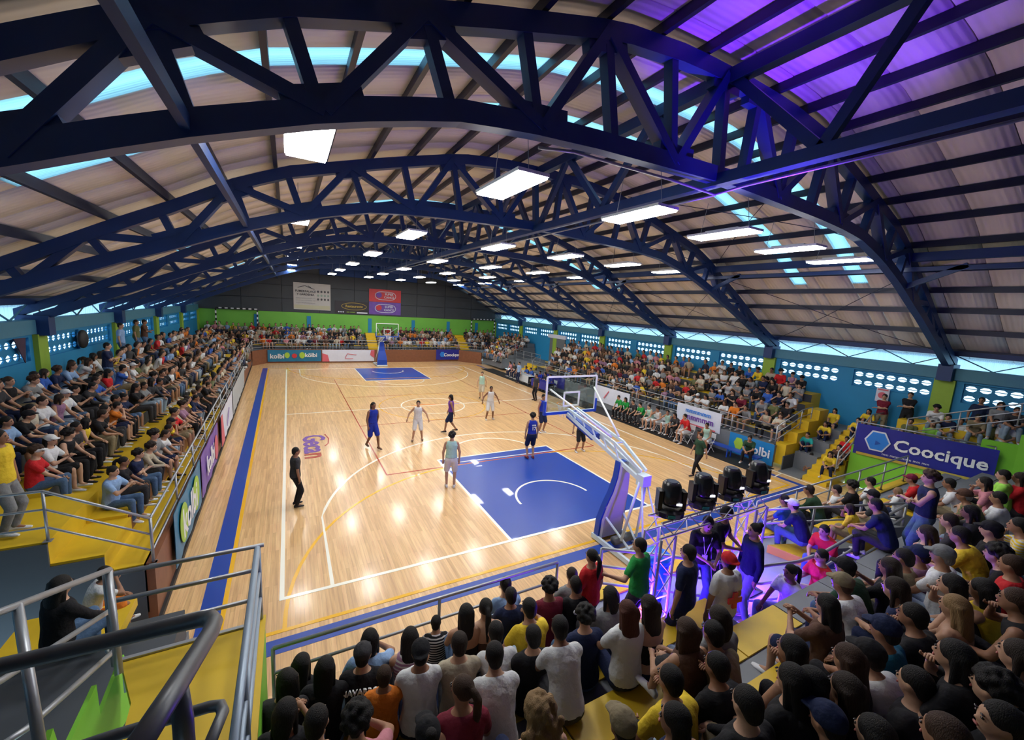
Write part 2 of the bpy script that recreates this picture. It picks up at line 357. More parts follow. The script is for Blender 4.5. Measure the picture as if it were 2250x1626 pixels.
for y0, y1, sk in cuts:
    w = round(y1-y0-.02, 3)
    if sk:
        key = ('s', w)
        if key not in m_full: m_full[key] = (sheet_mesh(w, sky_sheet, -10.7, 10.2), sheet_mesh(w, roofm, 10.2, 14.9), sheet_mesh(w, roofm, -14.9, -10.7))
        link('skylight_panel', m_full[key][0], ceil, (0, y0, 0))
        for q in (1, 2): link('roof_panel', m_full[key][q], ceil, (0, y0, 0))
    else:
        dz = .008*(k % 2)
        key = ('r', w, k % 2)
        if key not in m_full: m_full[key] = sheet_mesh(w, roofm, dz=dz)
        link('roof_panel', m_full[key], ceil, (0, y0, 0)); k += 1
y0 = -9.6
for s_ in sky_y+[YE]:
    if s_ > y0: link('seam_light_block', sheet_mesh(s_-y0-.01, grey_metal, dz=.09), ceil, (0, y0, 0))  # unseen dark sheet added over the panels so sky light cannot leak through seams
    y0 = s_+.47
for x in (0.0, 1.06, 2.12, 3.18, 4.26, 5.34, 6.42, 7.48, 8.5, 9.48, 10.46, 11.44, 12.6, 14.0):
    for s in ((1, -1) if x else (1,)):
        z = zt(x)+.235
        obj('purlin', MB().box(s*x-.04, s*x+.04, -9.6, YE, z-.07, z+.10), purlin_m, ceil)
# rods under the sheets
def rods(name, pts, r, m, parent): return obj(name, MB().tube(pts, r, 6), m, parent)
arch_y = [-3.0, 3.28, 9.56, 15.84, 22.12, 28.4]
for i, ya in enumerate(arch_y[:4]):
    for (xa, xb_) in ((3.2, 8.5), (8.5, 3.2), (9.5, 13.9), (13.9, 9.5)):
        rods('bracing_rod', [(x, ya+.2+(6.28-.4)*t, zt(x)+.12) for t in (0, .25, .5, .75, 1) for x in (xa+(xb_-xa)*t,)], .012, purlin_m, ceil)

# ------------------------------------------------------------------ arch trusses
def chord(fn, off, X=14.4, n=26, w=.2, h=.26):
    xs = np.linspace(-X, X, n*2+1); vs = []; f = []
    for x in xs:
        z = fn(x)+off
        vs += [(x, -w/2, z-h/2), (x, w/2, z-h/2), (x, w/2, z+h/2), (x, -w/2, z+h/2)]
    for i in range(len(xs)-1):
        a, b = 4*i, 4*i+4
        for j in range(4): f.append((a+j, a+(j+1) % 4, b+(j+1) % 4, b+j))
    f += [(3, 2, 1, 0), (len(vs)-4, len(vs)-3, len(vs)-2, len(vs)-1)]
    return MB().add(vs, f)
webs = [(-8.3, -9.3), (-8.3, -6.9), (-5.85, -6.9), (-5.85, -4.2), (-3.2, -4.2), (-3.2, -1.55), (-.5, -1.55), (-7.25, -6.95), (-5.85, -5.5), (-4.55, -4.25),
        (-3.2, -2.9), (-1.85, -1.6), (-.5, -.35), (-8.3, -8.05), (-10.75, -9.35), (-10.75, -11.7), (-12.9, -11.7), (-9.6, -9.35), (-10.75, -10.45), (-11.9, -11.7), (-12.9, -12.6), (-12.9, -13.6)]
def make_arch():
    t = thing('roof_truss', '', 'truss')
    obj('top_chord', chord(zt, 0), navy, t); obj('bottom_chord', chord(zb, 0, 14.0), navy, t)
    for i, (a, b) in enumerate(webs):
        for s in (1, -1):
            th = .23 if i < 7 else .17
            obj('web', MB().bar((s*a, 0, zt(a)), (s*b, 0, zb(b)), .14, th, up=(0, 1, 0)), navy, t)
    for s in (1, -1): obj('foot_plate', MB().box(s*14-.35, s*14+.35, -.2, .2, 4.15, 4.75), navy, t)
    for x in (-9.3, -6.9, -4.2, -1.55, 1.55, 4.2, 6.9, 9.3): obj('gusset_plate', MB().bar((x-.4, 0, zb(x-.4)+.1), (x+.4, 0, zb(x+.4)+.1), .16, .34), navy, t)
    for x in (-8.3, -5.85, -3.2, -.5, .5, 3.2, 5.85, 8.3): obj('gusset_plate', MB().bar((x-.35, 0, zt(x-.35)-.12), (x+.35, 0, zt(x+.35)-.12), .16, .3), navy, t)
    return t
arch0 = make_arch()
for i, ya in enumerate(arch_y):
    a = arch0 if i == 0 else copy_tree(arch0)
    a.location = (0, ya, 0); tag(a, ['navy steel arch truss nearest overhead, above the front stand', 'second navy arch truss, over the near free throw key', 'third navy arch truss, over mid near half of court', 'fourth navy arch truss, just beyond the centre circle', 'fifth navy arch truss, above the far free throw key', 'farthest navy arch truss, before the dark end wall'][i], 'truss', 'arched roof trusses')
tie = tag(obj('tie_beam', MB().box(-8.13, -8.05, -9.5, YE, 7.26, 7.40), navy), 'long navy tie beam running under the left side of the arches', 'beam')
tie = thing('ridge_girder', 'navy lattice girder linking the arches near the roof ridge', 'girder')
def girder(t, x, shallow=False):
    obj('top_rail', MB().box(x-.1, x+.1, -9.5, YE, zt(x)-.14, zt(x)+.1), navy, t)
    if shallow:
        obj('bottom_rail', MB().box(x-.05, x+.05, -9.5, YE, zt(x)-.42, zt(x)-.30), navy, t)
        for ya in arch_y: obj('knee_brace', MB().bar((x, ya, zb(x)), (x, ya-1.25, zt(x)-.3), .1, .14), navy, t)
        return
    obj('bottom_rail', MB().box(x-.1, x+.1, -9.5, YE, zb(x)-.2, zb(x)), navy, t)
    for ya in [-9.28]+arch_y:
        for y0, y1, a, b in ((ya+.3, ya+1.6, 0, 1), (ya+1.6, ya+3.1, 1, 0), (ya+3.1, ya+4.7, 0, 1), (ya+4.7, ya+6.0, 1, 0)) if ya > -9 else ((-4.7, -5.7, 0, 1), (-3.1, -4.7, 1, 0)):
            z = (zb(x)-.05, zt(x)); obj('diagonal', MB().bar((x, y0, z[a]), (x, min(y1, YE), z[b]), .12, .16), navy, t)
girder(tie, -.4)
g2 = thing('side_girder', 'navy lattice girder linking the arches above the right stand', 'girder'); girder(g2, 8.6, True)
cond = thing('conduit_run', 'thin grey electrical conduit clipped beneath the ridge girder', 'conduit')
obj('pipe', MB().tube([(-.25, -9, 8.16), (-.25, -3.5, 8.16), (-.5, -3.1, 8.05), (-1.6, -3.05, 8.1), (-3.6, -3.0, 8.1), (-4.2, -3, 8.02)], .022, 6), galv, cond, smooth=True)
obj('pipe', MB().tube([(-.2, -2.9, 8.14), (-.2, 8, 8.14), (-.2, 34, 8.14)], .022, 6), galv, cond, smooth=True)

# ------------------------------------------------------------------ hanging lamps
def make_lamp():
    t = thing('hanging_lamp', '', 'lamp')
    h = MB().box(-.27, .27, -.76, .76, -.02, .03); h.box(-.1, .1, -.4, .4, .03, .09); obj('housing', h, white_m, t)
    obj('diffuser', MB().box(-.25, .25, -.74, .74, -.05, -.02), lamp_e, t)
    for y in (-.6, .6): obj('suspension_wire', MB().tube([(0, y, .03), (0, y*.8, .75)], .006, 5), galv, t)
    return t
lamp0 = make_lamp(); first = True
for j, ly in enumerate((-2.0, 4.1, 10.3, 16.5, 22.7, 28.6)):
    for i, lx in enumerate((-7.02, -4.1, -1.25, 1.45, 4.2, 6.9)):
        o = lamp0 if first else copy_tree(lamp0); first = False; o.location = (lx, ly, 7.78)
        tag(o, 'bright panel lamp, %s row from the camera, %s from the left' % (ORD[j], ORD[i]), 'lamp', 'hanging panel lamps')

# ------------------------------------------------------------------ side walls
def side_wall(side, s):
    X = 14.0*s
    w = sempty('wall_'+side, 'sea-blue %s hall wall with rows of vent blocks' % side, 'wall')
    x0, x1 = (X, X+.2) if s > 0 else (X-.2, X)
    mb = MB(); mb.box(x0, x1, -9.5, YE+.4, 0, 3.42); mb.box(x0, x1, -9.5, YE+.4, 4.12, 4.2)
    bays = []
    for i in range(-1, 6):
        ya = -3.0+6.28*i
        bays.append(ya)
    # vent slots: two panels of seven blocks in each bay
    blk = None; prev = -9.5; P = []
    for ya in bays:
        for st in (.35, 3.35): P.append((ya+st, ya+st+2.45))
    for a, b in P: mb.box(x0, x1, prev, a, 3.42, 4.12); prev = b
    mb.box(x0, x1, prev, YE+.4, 3.42, 4.12); obj('wall_panel', mb, blue_p, w)
    obj('ring_beam', MB().box(min(X-.08*s, X+.22*s), max(X-.08*s, X+.22*s), -9.5, YE, 4.2, 4.62), steelblue_p, w)
    oct_o = [(.175*cos(radians(22.5+45*i))/cos(radians(22.5)), .175*sin(radians(22.5+45*i))/cos(radians(22.5))) for i in range(8)]
    # one vent block: square plate with an octagonal hole and a slat
    vb = MB(); n = 8
    inner = [(.150*cos(radians(22.5+45*i)), .105*sin(radians(22.5+45*i))) for i in range(8)]
    outer = [(.175, .0725), (.0725, .175), (-.0725, .175), (-.175, .0725), (-.175, -.0725), (-.0725, -.175), (.0725, -.175), (.175, -.0725)]
    TH = .02; vs = [(-TH, a, b) for a, b in outer]+[(-TH, a, b) for a, b in inner]+[(TH, a, b) for a, b in outer]+[(TH, a, b) for a, b in inner]
    f = []
    for i in range(8):
        j = (i+1) % 8; f += [(i, j, 8+j, 8+i), (16+i, 24+i, 24+j, 16+j), (8+i, 8+j, 24+j, 24+i)]
    vb.add(vs, f)
    for cx, cy in ((1, 1), (-1, 1), (-1, -1), (1, -1)):
        tri = [(.175*cx, .175*cy), (.175*cx, .0725*cy), (.0725*cx, .175*cy)]
        vb.add([(-TH, a, b) for a, b in tri]+[(TH, a, b) for a, b in tri], [(0, 1, 2), (3, 5, 4)])
    vb.box(-.015, .015, -.14, .14, -.012, .012)
    vm = vb.mesh('vent_block', blue_p)
    for a, b in P:
        for i in range(7):
            for z in (3.595, 3.945): link('vent_block', vm, w, ((x0+x1)/2, a+.175+.35*i, z))
    for ya in bays[1:]+[34.6]: obj('pillar', MB().box(min(X, X-.12*s), max(X, X-.12*s), ya-.28, ya+.28, 0, 4.18), olive_p, w)
    # clerestory: translucent corrugated strip behind a light lattice
    xc = X+.75*s; cs = MB(); ys = np.arange(-9.5, YE, .09); vs = []
    for i, yy in enumerate(ys): vs += [(xc+(.02 if i % 2 else -.02), yy, 4.3), (xc+(.02 if i % 2 else -.02), yy, 5.3)]
    cs.add(vs, [(2*i, 2*i+2, 2*i+3, 2*i+1) for i in range(len(ys)-1)]); obj('corrugated_sheet', cs, clere_sheet, w)
    for i in range(42):
        y0 = -9.3+1.047*i; a, b = (4.62, 5.12) if i % 2 else (5.12, 4.62)
        obj('lattice_bar', MB().bar((X+.1*s, y0, a), (X+.1*s, y0+1.047, b), .035, .035), steelblue_p if i % 3 else darkgrey_p, w)
    obj('eave_beam', MB().box(X-.08, X+.08, -9.5, YE, 5.08, 5.26), navy, w)
    return w
wl = side_wall('left', -1); wr = side_wall('right', 1)
# far end wall
YW = 34.7
we = sempty('wall_far', 'far gable wall, lime green band under dark grey cladding', 'wall')
obj('green_band', MB().box(-14, 14, YW, YW+.2, 0, 4.3), greend_p, we)
for i in range(9):
    xa = -14+28/9*i; xb_ = xa+28/9-.03
    for z0, z1 in ((4.32, 5.5), (5.53, 6.7), (6.73, 7.9), (7.93, 10.1)):
        zz = min(zt(xa), zt(xb_))+.4 if abs(xa+1.5) > 5 else 10.3
        def clipz(x): return zt(x)+.36
        a, b = min(z1, clipz(xa)), min(z1, clipz(xb_))
        if a <= z0+.05 and b <= z0+.05: continue
        a, b = max(a, z0+.02), max(b, z0+.02); m = blue_clad if (z0 > 7.5 and -5 < xa < 4) else grey_metal
        obj('cladding_panel', MB().add([(xa, YW, z0), (xb_, YW, z0), (xb_, YW, b), (xa, YW, a), (xa, YW+.1, z0), (xb_, YW+.1, z0), (xb_, YW+.1, b), (xa, YW+.1, a)],
            [(0, 1, 2, 3), (7, 6, 5, 4), (0, 4, 5, 1), (1, 5, 6, 2), (2, 6, 7, 3), (3, 7, 4, 0)]), m, we)
_xs = np.linspace(-14.9, 14.9, 33); _bk = MB()
for a, b in zip(_xs[:-1], _xs[1:]): _bk.add([(a, YW+.2, 4), (b, YW+.2, 4), (b, YW+.2, zt(b)+.42), (a, YW+.2, zt(a)+.42), (a, YW+.3, 4), (b, YW+.3, 4), (b, YW+.3, zt(b)+.42), (a, YW+.3, zt(a)+.42)], [(0, 1, 2, 3), (7, 6, 5, 4)])
obj('gap_light_block', _bk, grey_metal, we)  # added behind the cladding to block daylight showing through its gaps
for x in (-9.8, -5.6, -.1, 4.3, 8.2, 11.6): obj('pilaster', MB().box(x-.17, x+.17, YW-.08, YW, 2.3, 4.0), blue_p, we)
wn = struct('wall_near', MB().box(-14.2, 14.2, -9.75, -9.55, 0, 10.8), darkgrey_p, 'plain dark wall closing the hall behind the camera', 'wall')

def flat_banner(name, label, o, ux, uz, w, h, m, cat='banner', group=None, ripple=.015, th=.012):
    """hung sheet: o lower-left corner, ux along, uz up"""
    t = thing(name, label, cat, group=group); t.matrix_world = frame(o, ux, uz)
    nx, ny = 18, 4; vs = []; f = []
    for j in range(ny+1):
        for i in range(nx+1):
            u, v = i/nx, j/ny; vs.append((u*w, v*h - .02*h*sin(u*pi*3)*(1-v)*0, ripple*sin(u*w*5+v*2)*(1-.5*v)))
    for j in range(ny):
        for i in range(nx):
            a = j*(nx+1)+i; f.append((a, a+1, a+nx+2, a+nx+1))
    k = len(vs); vs += [(x, y, z-th) for x, y, z in vs]; f += [tuple(q+k for q in reversed(g)) for g in f]
    obj('sheet', MB().add(vs, f), m, t, smooth=True); return t
def bt(t, txt, size, m, x, y, name='lettering', **k): return put_text(name, txt, size, m, t, Matrix.Translation((x, y, .03)), **k)
def disc(t, name, x, y, rx, ry, m, z=.024, n=24, sides=None):
    mb = MB(); n = sides or n; mb.prism([(x+rx*cos(2*pi*i/n+(0 if not sides else pi/6*0)), y+ry*sin(2*pi*i/n)) for i in range(n)], z, z+.008); return obj(name, mb, m, t)

# wall signs at the far end
def far_sign(name, label, x0, x1, z0, z1, m):
    return flat_banner(name, label, (x0, YW-.06, z0), (1, 0, 0), (0, 0, 1), x1-x0, z1-z0, m, 'sign', ripple=.004)
s = far_sign('wall_sign', 'large white sign with a roofline logo on the far wall', -6.85, -3.72, 4.6, 7.05, banner_cream)
for a, b in (((.35, 2.0), (.95, 2.2)), ((.95, 2.2), (1.3, 2.05)), ((1.3, 2.05), (1.75, 1.9)), ((1.2, 2.2), (1.45, 2.05))): obj('roof_logo', MB().bar((a[0], a[1], .03), (b[0], b[1], .03), .05, .02), darkprint, s)
bt(s, 'FUMERPALACE', .26, darkprint, 1.0, 1.68); bt(s, 'Y GARDENIA', .25, darkprint, 1.0, 1.38)
for z in (1.05, .85, .62): bt(s, 'mmmm mm mmmmmmm mm', .13, mat('grey_print', (.25, .27, .3), .5), 1.0, z, bold=False)
for i in range(4):
    for j, cm in enumerate((darkprint, mat('sage_print', (.25, .35, .3), .5), darkprint)): disc(s, 'badge', 2.05+.29*i, 1.72-.36*j, .09, .11, cm, sides=8)
obj('footer_strip', MB().box(.05, 3.05, .08, .42, .02, .026), mat('pale_yellow_print', (.48, .48, .33), .5), s)
s = far_sign('wall_sign', 'black sign with gold oval lettering on the far wall', -3.35, -.25, 4.4, 5.6, banner_black)
bt(s, 'Restaurante', .33, gold, 1.75, .72)
ring = MB()
for i in range(28):
    a, b = 2*pi*i/28, 2*pi*(i+1)/28; ring.bar((1.75+1.15*cos(a), .72+.34*sin(a), .03), (1.75+1.15*cos(b), .72+.34*sin(b), .03), .04, .02)
obj('oval_border', ring, gold, s)
for x in (.35, .55, .75): disc(s, 'icon', x, .15, .07, .07, banner_white)
bt(s, 'ooo ooooo', .17, limeprint, 1.45, .16); obj('white_strip', MB().box(2.0, 3.0, .05, .18, .02, .03), banner_white, s)
for lab, z0, m, m2 in (('red sign with white oval logo, upper of the far wall pair', 5.72, banner_red, violetprint), ('purple sign with white oval logo, lower of the far wall pair', 4.45, banner_purple, banner_red)):
    s = far_sign('wall_sign', lab, -.2, 2.95, z0, z0+1.25, m)
    ring = MB()
    for i in range(30):
        a, b = 2*pi*i/30, 2*pi*(i+1)/30; q = lambda t: (1.6+.75*(1 if cos(t) > 0 else -1)*(abs(cos(t))**.5)*1.35, .62+.4*sin(t), .03); ring.bar(q(a), q(b), .05, .02)
    obj('oval_border', ring, banner_white, s); disc(s, 'logo_ball', .95, .68, .28, .28, m2)
    bt(s, 'SUPER', .30, banner_white, 1.95, .78); bt(s, 'CANCE', .30, banner_white, 1.95, .47)

# ------------------------------------------------------------------ stands
def stand_thing(name, label): 
    return sempty(name, label, 'stand')
# left stand
LX0 = -9.72
left = stand_thing('stand_left', 'yellow stepped concrete stand along the left wall')
Ly0, Ly1 = .28, 26.0
def lskew(y): return -9.38 - .02*(y)       # photo shows the barrier running slightly outwards
bar_poly = [(lskew(Ly0), Ly0), (lskew(30), 30.0), (lskew(30)-.14, 30.0), (lskew(Ly0)-.14, Ly0)]
bw = struct('barrier_wall', MB().prism(bar_poly, 0, 1.12), brown_p, 'brown wooden barrier wall along the left side line', 'wall')
struct('baseboard_left', MB().prism([(x+.05 if i < 2 else x+.14, y) for i, (x, y) in enumerate(bar_poly)], 0.001, .09), black_m, 'black strip at foot of the left barrier', 'baseboard')
obj('walkway', MB().prism([(-10.4, Ly0+.02), (lskew(Ly0)-.12, Ly0+.02), (lskew(Ly1)-.12, Ly1), (-10.4, Ly1)], .3, 1.1), [yellow_p], left)
lt = [(-10.05, -11.35, 1.48), (-11.35, -12.15, 1.88), (-12.15, -12.95, 2.26), (-12.95, -14.0, 2.62)]
prevz = 1.1
for i, (xa, xb_, z) in enumerate(lt):
    obj('seating_step', MB().box(xb_, xa, Ly0+1.9 if i else Ly0+1.3, Ly1, .2, z), yellow_p, left)
    obj('riser_face', MB().box(xa, xa+.015, Ly0+1.92 if i else Ly0+1.32, Ly1, prevz, z-.03), brown_p if i < 1 else darkgrey_p, left); prevz = z
    if i: obj('foot_strip', MB().box(xb_, xb_+.02, Ly0+1.9, Ly1, z, z+.01), grey_p, left)
# end steps beside the near rail
obj('end_step', MB().box(-10.0, -9.5, Ly0, Ly0+1.3, .2, 1.12), yellow_p, left); obj('end_step', MB().box(-10.62, -10.0, Ly0, Ly0+1.3, .2, 1.42), yellow_p, left)
obj('end_landing', MB().box(-14, -10.62, Ly0, Ly0+1.9, .2, 1.80), yellow_p, left)
obj('end_face', MB().box(-14, -9.52, Ly0-.04, Ly0-.005, -.1, 1.1), darkgrey_p, left); obj('end_face', MB().box(-10.0-.0, -14, Ly0-.04, Ly0-.005, 1.1, 1.38), darkgrey_p, left); obj('end_face', MB().box(-14, -10.62, Ly0-.04, Ly0-.005, 1.38, 1.77), darkgrey_p, left)
# right stand
right = stand_thing('stand_right', 'yellow and grey stepped stand along the right wall')
Ry0, Ry1 = .45, 19.5
struct('barrier_wall', MB().box(9.95, 10.1, Ry0, Ry1, 0, .95), grey_p, 'grey barrier wall behind the team benches', 'wall')
obj('walkway', MB().box(10.1, 10.7, Ry0, Ry1, .2, .95), grey_p, right)
rt = [(10.6, 11.25, 1.3), (11.25, 11.9, 1.68), (11.9, 12.55, 2.06), (12.55, 13.2, 2.44), (13.2, 14.0, 2.82)]
pz = .95
for i, (xa, xb_, z) in enumerate(rt):
    obj('seating_step', MB().box(xa, xb_, Ry0+.1*i, Ry1, .2, z), yellow_p, right); obj('riser_face', MB().box(xa-.015, xa, Ry0+.1*i, Ry1, pz, z-.03), darkgrey_p, right); pz = z
for i in range(4): obj('end_step', MB().box(10.15+.75*i, 10.9+.75*i, Ry0-.35, Ry0+.1, .2, 1.05+.42*i), yellow_p, right)
obj('end_face', MB().box(10.0, 14, Ry0-.40, Ry0-.36, 0, .62), darkgrey_p, right)
# near-right stairs
st = sempty('stairs_right', 'bright yellow stairs climbing right between two stands', 'stairs')
for i in range(11): obj('stair_step', MB().box(9.9+.30*i, 14.0, -1.55, -.75, 0 if i == 0 else .17*i, .17*(i+1)), yellow_p, st)
obj('side_seats', MB().box(10.8, 14.0, -.75, .05, 0, .75), grey_p, st); obj('side_seats', MB().box(11.6, 14.0, -.75, .05, .75, 1.2), grey_p, st); obj('side_seats', MB().box(12.4, 14.0, -.75, .05, 1.2, 1.65), grey_p, st)
obj('floor_pad', MB().box(9.8, 10.9, -.74, .08, .001, .05), grey_p, st)
# near-right raised block with green front
blk = sempty('stand_corner', 'raised corner stand with a lime green front wall', 'stand')
gx0, gy0 = 10.6, -1.75
gwall = [(11.15, -1.62), (11.9, -4.9), (12.6, -7.6), (12.75, -7.6), (12.05, -4.9), (11.3, -1.62)]
obj('green_front', MB().prism(gwall, 0, 1.55), green_p, blk)
obj('deck', MB().prism([(11.3, -1.62), (12.05, -4.9), (12.7, -7.6), (14, -7.6), (14, -1.62)], 0, 1.5), grey_p, blk)
for i in range(3): obj('seating_step', MB().prism([(11.9+.55*i, -2.2), (12.5+.45*i, -7.6), (14, -7.6), (14, -2.2)], 1.5+.35*i, 1.85+.35*i), grey_p if i % 2 else yellow_p, blk)
for i, (y0, y1, z) in enumerate(((-3.9, -4.6, 2.25), (-4.6, -5.3, 2.62), (-5.3, -6.4, 2.95))):
    obj('green_parapet', MB().prism([(11.62+.23*i, y0), (11.85+.23*i, y1), (12.0+.23*i, y1), (11.77+.23*i, y0)], 1.5, z), green_p, blk)
# far stand
far = stand_thing('stand_far', 'brown fronted stepped stand at the far end')
fpoly = [(-9.9, 30.2), (-9.0, 31.55), (8.3, 31.65), (10.0, 29.4)]
for i in range(3):
    (xa, ya), (xb_, yb) = fpoly[i], fpoly[i+1]; d = Vector((xb_-xa, yb-ya, 0)).normalized(); nrm = Vector((-d.y, d.x, 0))*.14
    struct('barrier_wall', MB().prism([(xa, ya), (xb_, yb), (xb_+nrm.x, yb+nrm.y), (xa+nrm.x, ya+nrm.y)], 0, 1.2), brown_p, ['short brown barrier at the far left corner', 'long brown barrier below the far stand', 'slanting brown barrier at the far right corner'][i], 'wall')
obj('walkway', MB().box(-13.9, 13.9, 31.8, 32.3, .2, 1.18), grey_p, far)
ft = [(32.2, 32.8, 1.5), (32.8, 33.4, 1.8), (33.4, 34.0, 2.12), (34.0, 34.7, 2.45)]
pz = 1.18
for ya, yb, z in ft:
    obj('seating_step', MB().box(-13.95, 13.95, ya, yb, .2, z), yellow_p if z in (1.5,) else grey_p, far); obj('riser_face', MB().box(-13.95, 13.95, ya-.015, ya, pz, z-.02), darkgrey_p, far); pz = z
for x, w in ((-.2, .9), (9.2, 1.0)):
    for i in range(7): obj('stair_step', MB().box(x-w/2, x+w/2, 31.85+.32*i, 34.6, 1.19, 1.32+.21*i), yellow_p, far)
# corner infills
cl_ = stand_thing('stand_far_left', 'grey stepped corner stand at the far left')
for i in range(4): obj('seating_step', MB().box(-13.95, -10.25-.75*i, 26.3+.2*i, 31.7, .2, 1.15+.36*i), grey_p, cl_)
cr_ = stand_thing('stand_far_right', 'grey stepped corner stand at the far right')
for i in range(5): obj('seating_step', MB().prism([(10.2+.7*i, 25.2+.1*i), (13.95, 25.2+.1*i), (13.95, 31.7), (10.2+.7*i, 29.6+.5*i)], .2, 1.1+.36*i), grey_p, cr_)
struct('door_1', MB().box(13.9, 13.99, 20.6, 22.9, 1.2, 3.4), mat('grey_door', (.13, .15, .17), .5, noise=.1), 'grey metal double door in the right wall', 'door')
struct('trim_1', MB().box(13.86, 13.99, 20.5, 23.2, 3.42, 3.75), banner_white, 'white strip above the grey door', 'trim')
ldg = sempty('landing_right', 'grey landing with yellow stairs below the door', 'landing')
obj('deck', MB().box(11.6, 14, 19.6, 25.1, .2, 1.2), grey_p, ldg)
for i in range(5): obj('stair_step', MB().box(10.3+.28*i, 11.6, 21.2, 22.6, .0, .22*(i+1)), yellow_p, ldg)
# near stand: rows rise toward the camera
near = stand_thing('stand_near', 'grey and yellow stepped stand in the foreground')
NR = [(1.42, -4.35), (1.70, -5.07), (1.98, -5.79), (2.26, -6.51), (2.54, -7.23), (2.82, -7.95), (3.10, -8.67)]
obj('walkway', MB().box(-7.5, 11.1, -5.62, -3.5, .9, 1.13), mat('pale_grey_deck', (.26, .29, .33), .5, noise=.12), near); 
obj('front_wall', MB().box(-7.5, 11.1, -3.64, -3.5, 0, 1.14), brown_p, near); obj('kerb_strip', MB().box(-7.5, 11.1, -3.72, -3.49, 1.14, 1.17), yellow_p, near)
for k, (z, yc) in enumerate(NR):
    spans = {0: [(-7.5, -2.6), (2.9, 11.1)], 1: [(-7.5, -1.9), (5.0, 11.3)]}.get(k, [(-7.5, 11.9)])
    for a, b in spans:
        obj('seating_step', MB().box(a, b, yc-.52, yc+.2, .5, z-.02), darkgrey_p if k > 2 else grey_p, near)
        xx = a
        while xx < b-.05:
            x2 = min(xx+1.2, b); obj('seat_slab', MB().box(xx+.01, x2-.01, yc-.16, yc+.21, z-.02, z), yellow_p if (xx < -2.3 or (k < 2 and xx < 6)) else grey_p, near); xx = x2
for i in range(4): obj('ramp_panel', MB().prism([(1.3+.7*i, -4.05-.25*i), (2.0+.7*i, -4.3-.25*i), (2.2+.7*i, -4.95-.1*i), (1.5+.7*i, -4.7-.1*i)], 1.12, 1.3+.12*i), yellow_p if i % 2 == 0 else grey_p, near)
# platform at lower left and stringer
lp = sempty('landing_near', 'yellow stair landing at the lower left', 'landing')
_q = [atz(276, 1434, 2.42), atz(288, 1545, 2.42), atz(262, 1640, 2.42)]
obj('landing_deck', MB().prism([(_q[0].x, -3.72), (_q[1].x, _q[1].y), (_q[2].x, _q[2].y), (_q[2].x, -6.3), (-7.66, -6.3), (-7.66, -3.72)], 2.3, 2.42), yellow_p, lp); obj('landing_edge', MB().box(_q[0].x, -7.66, -3.72, -3.68, 2.1, 2.44), galv, lp)
obj('green_side', MB().box(-7.66, -7.56, -8.0, -3.66, .3, 2.44), green_p, lp); obj('yellow_cap', MB().box(-7.67, -7.55, -8.0, -3.66, 2.44, 2.47), yellow_p, lp)
def plate(name, pix, x, m, th=.03):
    P_ = [atx(u, v, x) for u, v in pix]; n = len(P_); bm = bmesh.new(); a = [bm.verts.new(p) for p in P_]; b = [bm.verts.new(p-Vector((th, 0, 0))) for p in P_]
    bm.faces.new(a); bm.faces.new(b[::-1])
    for q in range(n): bm.faces.new((a[q], b[q], b[(q+1) % n], a[(q+1) % n]))
    bmesh.ops.triangulate(bm, faces=[f for f in bm.faces if len(f.verts) > 4]); me = bpy.data.meshes.new(name); bm.to_mesh(me); bm.free(); me.materials.append(m); return link(name, me, lp)
plate('green_stringer', [(272, 1438), (292, 1500), (292, 1560), (268, 1600), (262, 1660), (140, 1660), (212, 1504), (221, 1570)], -8.70, green_p)
plate('green_stringer', [(117, 1600), (140, 1670), (95, 1670)], -8.70, green_p)
lf = stand_thing('stand_near_left', 'grey lower terrace at the lower left')
obj('terrace_floor', MB().box(-14, -8.76, -9.5, -1.0, .2, .95), darkgrey_p, lf); obj('terrace_step', MB().box(-14, -8.9, -9.5, -3.4, .95, 1.35), darkgrey_p, lf)
obj('floor_ledge', MB().box(-9.4, -8.75, -3.5, -.9, 0, .5), grey_p, lf); obj('yellow_step', MB().box(-10.6, -9.4, -1.4, -.6, .95, 1.1), yellow_p, lf)

# ------------------------------------------------------------------ railings
def railing(name, label, pts, h=.85, bars=3, r=.022, m=galv, posts=None, post_every=1.6, group=None, base=True):
    """pts: floor-level points; one bar object per level, one post object per post"""
    t = thing(name, label, 'railing', group=group); pts = [Vector(p) for p in pts]
    for b in range(bars):
        z = h*(1-b*.36); obj('rail_bar', MB().tube([p+Vector((0, 0, z)) for p in pts], r if b == 0 else r*.82, 8), m, t, smooth=True)
    if posts is None:
        posts = []
        for a, b in zip(pts[:-1], pts[1:]):
            n = max(1, round((b-a).length/post_every)); posts += [a.lerp(b, i/n) for i in range(n)]
        posts.append(pts[-1])
    for p in posts:
        p = Vector(p); obj('rail_post', MB().tube([p, p+Vector((0, 0, h))], r*.95, 8), m, t, smooth=True)
        if base: obj('base_plate', MB().box(p.x-.05, p.x+.05, p.y-.05, p.y+.05, p.z, p.z+.01), m, t)
    return t
railing('guard_railing', 'galvanised railing above the left barrier', [(lskew(.3)-.02, .32, 1.10), (lskew(26)-.02, 26, 1.14)], h=.82, post_every=2.0)
railing('guard_railing', 'galvanised railing stepping up at near end of the left stand', [(lskew(.3)-.02, .3, 1.10), (-10.62, .3, 1.80), (-12.2, .3, 1.80)], h=.82, post_every=3)
railing('guard_railing', 'galvanised railing above the far brown barrier', [(-9.9, 30.25, 1.2), (-9.0, 31.6, 1.2), (8.3, 31.7, 1.2), (10.0, 29.5, 1.2)], h=.85, post_every=2.0)
railing('guard_railing', 'galvanised railing between far left corner and left stand', [(lskew(26)-.02, 26.05, 1.14), (-9.95, 30.2, 1.2)], h=.82)
